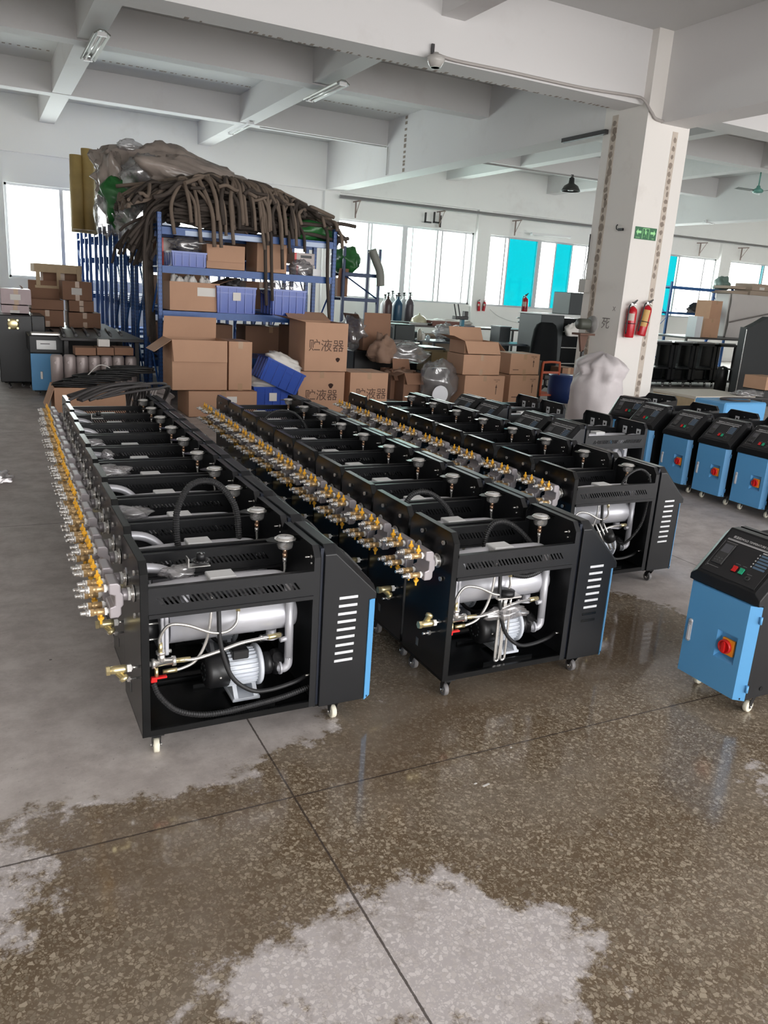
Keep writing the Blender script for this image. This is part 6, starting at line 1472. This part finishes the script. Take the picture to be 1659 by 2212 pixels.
def conduit(label, pts, r, mt_=None, name='cable_conduit'):
    m = M(); m.ring(pts, r, 8); o = m.build(name, mt_ or pipe_grey, None); return prop(o, label, 'conduit')
# conduit along the big beam with a jelly jar lamp
P0 = at(945, 118, Y=9.09); P1 = at(985, 131, Y=9.10); P2 = at(1100, 155, Y=9.10); P3 = at(1260, 190, Y=9.10); P4 = at(1365, 207, Y=9.08); P5 = at(1390, 215, Y=9.02); P6 = at(1408, 243, Y=8.97); P7 = at(1425, 260, Y=8.97); P8 = at(1497, 273, Y=8.97)
cnd = conduit('grey conduit running along the big beam and bending round the column', spline([P0, P1, P2, P3, P4, P5, P6, P7, P8], 6), .019, mat('warm grey conduit', (.42, .39, .37), .5))
a = at(937, 128, Y=9.05); R = root('bulkhead_lamp', 'glass cup lamp with a bracket on the front of the big beam', 'lamp', (a.x, 9.0, a.z)); 
M().lathe([(.06, 0), (.10, .06), (.11, .10), (.105, .10), (.05, .0)], (0, 0, -.10), 'z', 20).build('lamp_glass', mat('frosted lamp glass', (.55, .53, .50), .15), R); M().lathe([(.0, 0), (.11, 0), (.10, .02), (.04, .04), (.03, .06)], (0, 0, 0), 'z', 20).build('lamp_cap', mat('dusty cap', (.4, .38, .36), .4), R); M().box(-.018, .018, .08, .10, -.02, .17).build('bracket', dark_metal, R)
conduit('thin pipe under the rear cross beam left of the main beam', [(5.4, 16.94, 4.72), (8.3, 16.94, 4.72)], .012, mat('whitish pipe', (.55, .55, .53), .6))
conduit('vertical thin pipe dropping down the main beam side', [(8.31, 16.9, 4.72), (8.31, 16.9, 4.14)], .012, mat('whitish pipe', (.55, .55, .53), .6))
# wall pipe with brackets
pa = at(726, 430, Y=20.25); R = root('wall_pipe', 'long grey pipe on triangular brackets above the windows', 'pipe', (0, 0, 0))
M().cyl((8.65, 20.25, 3.97), (33.0, 20.25, 4.05), .045, 12).build('pipe_run', mat('grey painted pipe', (.20, .19, .19), .5), R)
for k, px in enumerate((772, 955, 1121, 1530, 1622)):
    b = at(px, 470, Y=20.3).x; m = M(); m.box(b-.015, b+.015, 20.15, 20.6, 3.90, 3.93); m.box(b-.015, b+.015, 20.42, 20.45, 3.50, 3.92); m.ring([(b, 20.18, 3.9), (b, 20.44, 3.55)], .012, 4, smooth=False); m.build('wall_bracket', mat('rusty bracket', (.25, .19, .17), .7), R)
for px0, py0, px1, py1, py2 in ((917, 459, 929, 481, 484), (936, 458, 950, 482, 490)):
    a = at(px0, py0, Y=20.5); b = at(px1, py1, Y=20.5); m = M(); m.box(a.x, a.x+.03, 20.42, 20.48, b.z, a.z); m.box(a.x, b.x, 20.42, 20.48, b.z-.02, b.z+.02); m.box(b.x-.03, b.x, 20.42, 20.48, b.z-(.12 if px0 > 930 else 0), b.z+(.2 if px0 > 930 else 0)); o = m.build('angle_bracket', black_plastic, None); prop(o, 'black L-shaped bracket on the wall pipe, %s' % ('left one' if px0 < 930 else 'right double one'), 'bracket')
a = at(455, 318, Y=20.5); b = at(485, 370, Y=20.5); conduit('dark diagonal pipe on the rear wall above the heap', [a, b], .03, mat('dark pipe', (.10, .08, .07), .6), 'diagonal_pipe')
# pendant lamp on a horizontal wire
a = at(1236, 382, Y=14.0); R = root('pendant_lamp', 'dark bell-shaped pendant lamp left of the column', 'pendant lamp', (a.x, 14.0, a.z))
zz = at(1236, 414, Y=14.0).z-a.z; M().lathe([(.05, -.02), (.06, zz*.45), (.14, zz*.62), (.19, zz*.92), (.20, zz), (.185, zz), (.13, zz*.66)], (0, 0, 0), 'z', 24).build('lamp_shade', mat('dark lamp shade', (.03, .028, .026), .4), R)
M().lathe([(.0, 0), (.06, 0), (.05, .06), (.03, .10)], (0, 0, zz*.95), 'z', 16).build('bulb', mat('milky bulb', (.8, .78, .74), .2), R); M().cyl((0, 0, -.03), (0, 0, .04), .03, 10).build('lamp_socket', dark_metal, R)
a1 = at(1040, 351, Y=14.0); b1 = at(1300, 390, Y=14.0); conduit('thin grey wire duct holding the pendant lamp', [a1+Vector((0, 0, 0)), b1], .018, mat('grey duct', (.33, .32, .31), .5))
# ceiling fan at right
a = at(1637, 412, Y=14.0); zt = at(1645, 363, Y=14.0).z; R = root('ceiling_fan', 'pale green ceiling fan with dark blades at the right edge', 'fan', (a.x, 14.0, a.z))
gf = mat('pale green enamel', (.13, .32, .27), .4)
M().lathe([(.0, 0), (.10, .01), (.125, .04), (.115, .08), (.05, .12), (.035, .17)], (0, 0, -.06), 'z', 24).build('fan_motor', gf, R); M().cyl((0, 0, .1), (.0, 0, zt-a.z), .016, 10).build('down_rod', gf, R); M().lathe([(.02, 0), (.06, .04), (.05, .10), (0, .12)], (0, 0, zt-a.z-.08), 'z', 14).build('canopy', gf, R)
for k, an in enumerate((PI*.97, PI*.22, -PI*.42)):
    bl = M(); bl.x = Matrix.Rotation(an, 4, 'Z') @ Matrix.Rotation(.2, 4, 'X'); bl.box(.10, .20, -.02, .02, -.01, -.004); bl.box(.18, .66, -.06, .06, -.009, -.004); bl.build('blade', mat('dark blade', (.05, .07, .06), .4), R)

# ---- right background
rack('blue rack with loose parts on its shelves behind the column at right', at(1446, 650, Y=16.8).x, at(1560, 650, Y=16.8).x+.4, 16.8, 17.5, 2.43, (.75, 1.62, 2.32), name='storage_rack', beam_h=.06, mt=mat('bright rack blue', (.02, .11, .34), .4))
a = at(1510, 660, Y=16.9)
heap(1506, 655, 16.9, (.30, .2, .17), dark_metal, 111, 'black motor parts on the right blue rack shelf', 'parts', 'motor_parts', z=1.62); heap(1524, 655, 16.9, (.15, .2, .13), dark_metal, 112, 'smaller black part beside the motor parts on the right rack', 'parts', 'motor_parts', z=1.62)
heap(1480, 655, 16.9, (.28, .2, .08), film, 113, 'clear plastic scraps on the right blue rack shelf', 'plastic', 'plastic_scraps', z=1.62)
heap(1557, 622, 17.0, (.18, .2, .22), mat('green grey cover', (.15, .22, .19), .5), 114, 'grey green covered lump on top of the right blue rack', 'cover', 'covered_part', z=2.32)
slab_table('workbench', 'long dark bench in the right bay under the pallet load and cartons', at(1500, 700, Y=15.1).x-.2, at(1700, 700, Y=15.1).x+2, 15.1, 16.78, 1.018, dark_metal)
rb = [(1527, 715, 1562, 651, 15.6, 'tall brown carton on the right bench beside the wrapped pallet'), (1518, 720, 1556, 690, 15.3, 'lower brown carton in front on the right bench')]
for px0, py0, px1, py1, Y, lb in rb:
    x0, x1, z0, z1 = rect(px0, py0, px1, py1, Y); carton(lb, x0, Y, 1.02, x1-x0, .5, z1-1.02)
x0, x1, z0, z1 = rect(1502, 712, 1520, 684, 15.2); lbox('small white tub on the right bench beside the brown cartons', x0, 15.2, 1.02, x1-x0, .3, z1-1.02, stripe=False, c=(.7, .72, .75), name='plastic_tub')
# wrapped pallet stack
x0, x1, z0, z1 = rect(1566, 716, 1700, 644, 16.2); R = root('wrapped_pallet_load', 'large white film-wrapped pallet load at the right', 'pallet load', (x0, 16.2, 1.02))
m = M(); nx_ = 20; W_ = x1-x0; H_ = z1-1.02
for i in range(1):
    vs = []; fs = []
    for a_ in range(25):
        for b_ in range(15):
            u, v = a_/24, b_/14; nz = mnoise.noise(Vector((u*7, v*4, 1.3)))*.05+mnoise.noise(Vector((u*20, v*13, 3)))*.02
            vs.append((u*W_+(.02*nz), -.02+nz-.02, v*H_))
    fs = [(a_*15+b_, (a_+1)*15+b_, (a_+1)*15+b_+1, a_*15+b_+1) for a_ in range(24) for b_ in range(14)]
    m.add(vs, fs, 0, True)
m.bbox(0.01, W_-.01, .05, .55, 0, H_, .02)
m.build('film_wrap', mat('white pallet film', (.60, .56, .54), .3, bump=.5, bscale=6), R); M().ring([(0, -.10, H_*.35), (W_*.4, -.12, H_*.50), (W_, -.10, H_*.72)], .02, 6).build('strap', mat('grey strap', (.2, .18, .17), .6), R)
for px0, py0, px1, py1, lb in ((1572, 643, 1616, 629, 'left flat printed carton on top of the wrapped pallet'), (1618, 646, 1670, 627, 'right flat printed carton on top of the wrapped pallet'), (1578, 628, 1612, 618, 'thin carton lid above the left printed carton'), (1624, 627, 1680, 612, 'upper carton with a white label on the wrapped pallet')):
    xx0, xx1, zz0, zz1 = rect(px0, py0, px1, py1, 16.3); zz0 = max(zz0, z1+.0); zz1 = at(px0, py1, Y=16.3).z
    if 'thin' in lb or 'upper' in lb: zz0 = zprev
    zprev = zz1 if 'left flat' in lb or 'right flat' in lb else zprev if 'zprev' in globals() else zz1
    carton(lb, xx0, 16.3, zz0+.003, xx1-xx0, .6, max(.08, zz1-zz0-.003), mats=mat('greyish carton', (.42, .33, .26), .8), tape=None, sheet=((xx1-xx0)*.3, (xx1-xx0)*.5, .03, .10) if 'label' in lb else None)
# row of black empty machine frames
def frame_machine(label, x, y, w, d, h):
    R = root('machine_carcass', label, 'machine frame', (x, y, 0), 0, 'empty black machine frames in the right bay')
    for xx in (0, w-.05):
        for yy in (0, d-.05): M().box(xx-(.03 if xx else 0), xx+.05+(0 if xx else .03), yy, yy+.05, .12, h).build('corner_post', black_paint, R)
    M().box(0, w, 0, d, h-.05, h).build('top_plate', black_paint, R); M().box(0, w, 0, d, .12, .17).build('bottom_plate', black_paint, R); M().box(.02, w-.02, .0, d, h*.42, h*.42+.03).build('mid_shelf', black_paint, R)
    M().bbox(w*.08, w*.88, d*.5, d*.6, .17, h-.05, .004).build('inner_panel', black_gloss, R); M().bbox(w*.2, w*.8, .1, d*.45, .17, h*.40, .01).build('inner_box', black_gloss, R); M().bbox(.02, w*.9, .02, .08, h, h+.03, .005).build('top_rail', mat('grey rail', (.3, .3, .3), .4), R)
    for q in range(4): c = make_caster(R, (.1, w-.1)[q % 2], (.1, d-.1)[q // 2], grey_tyre, .4); c.scale = (1.3, 1.3, 1.3)
    return R
FY = 12.9
xs_ = [at(p, 740, Y=FY).x for p in (1408, 1460, 1505, 1552, 1598)]
for k in range(4): frame_machine('black empty machine frame on casters, %s from the column' % ORD[k], xs_[k]+.02, FY, xs_[k+1]-xs_[k]-.04, 1.0, .98)
for k, px in enumerate((1553, 1585)):
    a = at(px, 845, Y=11.9); R = root('black_cylinder_tank', 'black round tank with a domed top before the frames, %s' % ('left one', 'right one')[k], 'tank', (a.x, 11.9, .02)); zt = at(px, 792, Y=11.9).z
    M().lathe([(.12, 0), (.12, zt-.1), (.09, zt-.03), (0, zt)], (0, 0, 0), 'z', 20).build('tank_body', black_plastic, R); M().cyl((-.05, -.05, zt-.06), (-.1, -.08, zt-.05), .015, 8).build('pipe_stub', steel, R)
# large black cabinet at the right edge with an S-shaped top
a = at(1584, 872, Y=11.2); R = root('large_black_cabinet', 'large black sheet cabinet with a swept top at the right edge', 'cabinet', (a.x, 11.2, 0)); zt0 = at(1628, 708, Y=11.2).z; zt1 = at(1659, 688, Y=11.2).z
xw = [at(p, 700, Y=11.2).x-a.x for p in (1600, 1622, 1640, 1659, 1760)]
M().prism([(0, .05), (xw[4], .05), (xw[4], zt1+.05), (xw[3], zt1+.03), (xw[2], zt0+.10), (xw[1], zt0), (0, zt0)], 'y', 0, .16).build('cabinet_body', mat('black cabinet sheet', (.022, .025, .027), .45), R)
M().box(-.008, .0, -.01, 0, .10, zt0-.04).build('edge_strip', steel, R)
# pallet with white board, blue sheets lying at right
a = at(1500, 880, Y=9.6); b = at(1620, 880, Y=9.6); zt = at(1505, 853, Y=9.8).z
R = root('wooden_pallet', 'wooden pallet with a white board on it behind the blue machines', 'pallet', (a.x, 9.6, 0)); w = b.x-a.x+.1
M().bbox(0, w, 0, 1.0, zt-.05, zt, .005).build('white_board', mat('white board', (.70, .64, .56), .5), R)
for q in range(3): M().bbox(w*.42*q, w*.42*q+.14, .02, .98, .0, zt-.052, .004).build('block', wood, R)
heap(1615, 862, 9.7, (.30, .2, .06), film, 121, 'white plastic bag lying on the pallet board', 'bag', 'plastic_bag', z=zt)
x0, x1, z0, z1 = rect(1650, 865, 1700, 840, 10.2); carton('brown carton cut by the right photo edge behind the blue panels', x0-.03, 10.2, .30, .5, .5, .25); o = M().bbox(x0-.03, x0+.5, 10.2, 10.7, 0, .298, .01).build('dark_stand', dark_metal, None); prop(o, 'dark stand under the carton at the right edge', 'stand')
a = at(1562, 905, Y=7.6); zt = at(1570, 868, Y=7.7).z
R = root('blue_machine_cover', 'blue sheet cover lying on its side behind the far right blue row', 'machine cover', (a.x, 7.6, 0)); M().bbox(0, .85, 0, .55, .08, zt, .02).build('cover_sheet', blue_paint, R); M().box(.05, .8, .05, .5, 0, .08).build('base', dark_metal, R)
m = M(); m.ring(spline([(a.x+.5, 7.62, zt+.02), (a.x+.25, 7.7, zt+.02), (a.x+.18, 7.85, zt+.02), (a.x+.4, 7.95, zt+.02), (a.x+.8, 7.9, zt+.02), (a.x+1.1, 7.8, zt+.02)], 8), .014, 8); o = m.build('grey_hose', mat('dark grey hose', (0.05, 0.045, 0.045), 0.6), None); prop(o, 'dark hose looped on the blue sheet cover', 'hose')
# loose white rag at the far left edge
a = at(0, 1030, Z=.03); m = M(); m.blob((0, 0, 0), (.10, .12, .05), .35, 2.5, 131, fine=.15, squash=-.02); o = m.build('white_rag', film, None); o.location = (a.x-.02, a.y, .02); prop(o, 'scrap of clear plastic on the floor at the left edge', 'scrap')
# bits of litter on the wet floor
for k, (px, py, w_, d_) in enumerate(((1050, 1696, .03, .008), (1027, 1693, .012, .006), (1104, 1615, .008, .006))):
    a = at(px, py, Z=.001); o = M().box(-w_/2, w_/2, -d_/2, d_/2, 0, .001).build('paper_scrap', paper_white, None); o.location = (a.x, a.y, .0012); o.rotation_euler = (0, 0, .2); prop(o, ('longest paper scrap on the wet floor', 'small paper scrap left of the longest one', 'tiny paper scrap at the floor joint')[k], 'scrap')
a = at(918, 1590, Z=.0)

# ---- more of the clutter around the workbench
clut = [  # px0, py_bottom, px1, py_top, Y, depth, colour, label, category, name
 (862, 795, 905, 752, 14.0, .5, (.02, .022, .025), 'dark equipment case below the left half of the steel table', 'case', 'equipment_case'),
 (905, 778, 940, 748, 14.2, .4, (.10, .09, .07), 'drab box standing under the steel table', 'box', 'storage_box'),
 (925, 790, 968, 765, 13.4, .4, (.015, .02, .022), 'flat black machine part before the steel table', 'machine part', 'machine_part'),
 (880, 742, 915, 716, 16.0, .4, (.03, .04, .04), 'dark green-grey case at the middle of the workbench front', 'case', 'equipment_case'),
 (925, 744, 985, 722, 16.2, .4, (.16, .12, .08), 'long brown box below the edge of the workbench', 'box', 'storage_box'),
 (995, 765, 1030, 722, 16.0, .4, (.05, .055, .06), 'grey steel box right of the press stand', 'box', 'storage_box'),
 (1075, 770, 1105, 705, 15.5, .4, (.06, .065, .07), 'narrow grey box under the teal window', 'box', 'storage_box'),
]
for px0, pyb, px1, pyt, Y, d, c, lb, ct, nm in clut:
    x0, x1, _, _ = rect(px0, pyb, px1, pyt, Y); z1 = at(px0, pyt, Y=Y).z
    R = root(nm, lb, ct, (x0, Y, 0)); M().bbox(0, x1-x0, 0, d, 0, z1, .012).build('case_body', mat('clutter %s' % (c,), c, .5, var=.3, vscale=6), R)
    M().bbox(-.008, x1-x0+.008, -.008, d, z1-.03, z1+.004, .004).build('lid', mat('clutter lid %s' % (c,), tuple(min(1, q*1.8+.02) for q in c), .45), R)
random.seed(33)
for k, (pa, pya, pb, pyb_, Y, c) in enumerate(((838, 700, 905, 706, 16.9, (.6, .6, .58)), (870, 705, 930, 712, 16.75, (.5, .42, .32)), (905, 709, 960, 713, 16.7, (.08, .08, .08)), (850, 708, 890, 704, 16.8, (.03, .03, .03)), (930, 716, 990, 717, 16.66, (.65, .63, .6)))):
    a = at(pa, pya, Y=Y); b = at(pb, pyb_, Y=Y); a.z = .965+.012*k; b.z = .965+.012*k
    m = M(); m.ring([a, b], .016, 8); o = m.build('metal_rod', mat('rod %d' % k, c, .35, metal=.4), None); prop(o, ('white rod at the back of the workbench', 'tan wooden rod crossing the workbench', 'dark rod near the middle of the workbench', 'black short rod at the left of the workbench', 'pale rod along the right front edge of the workbench')[k], 'rod')
a = at(1008, 668, Y=20.4); b = at(1098, 702, Y=18.5)
p_ = spline([at(1058, 668, Y=20.4), at(1075, 682, Y=20.4), at(1098, 692, Y=20.4), at(1118, 697, Y=20.4)], 6)
m = M(); m.ring(p_, .012, 6); o = m.build('wall_cable', mat('pale cable', (.6, .6, .58), .5), None); prop(o, 'thin pale cable sagging along the wall right of the two small extinguishers', 'cable')
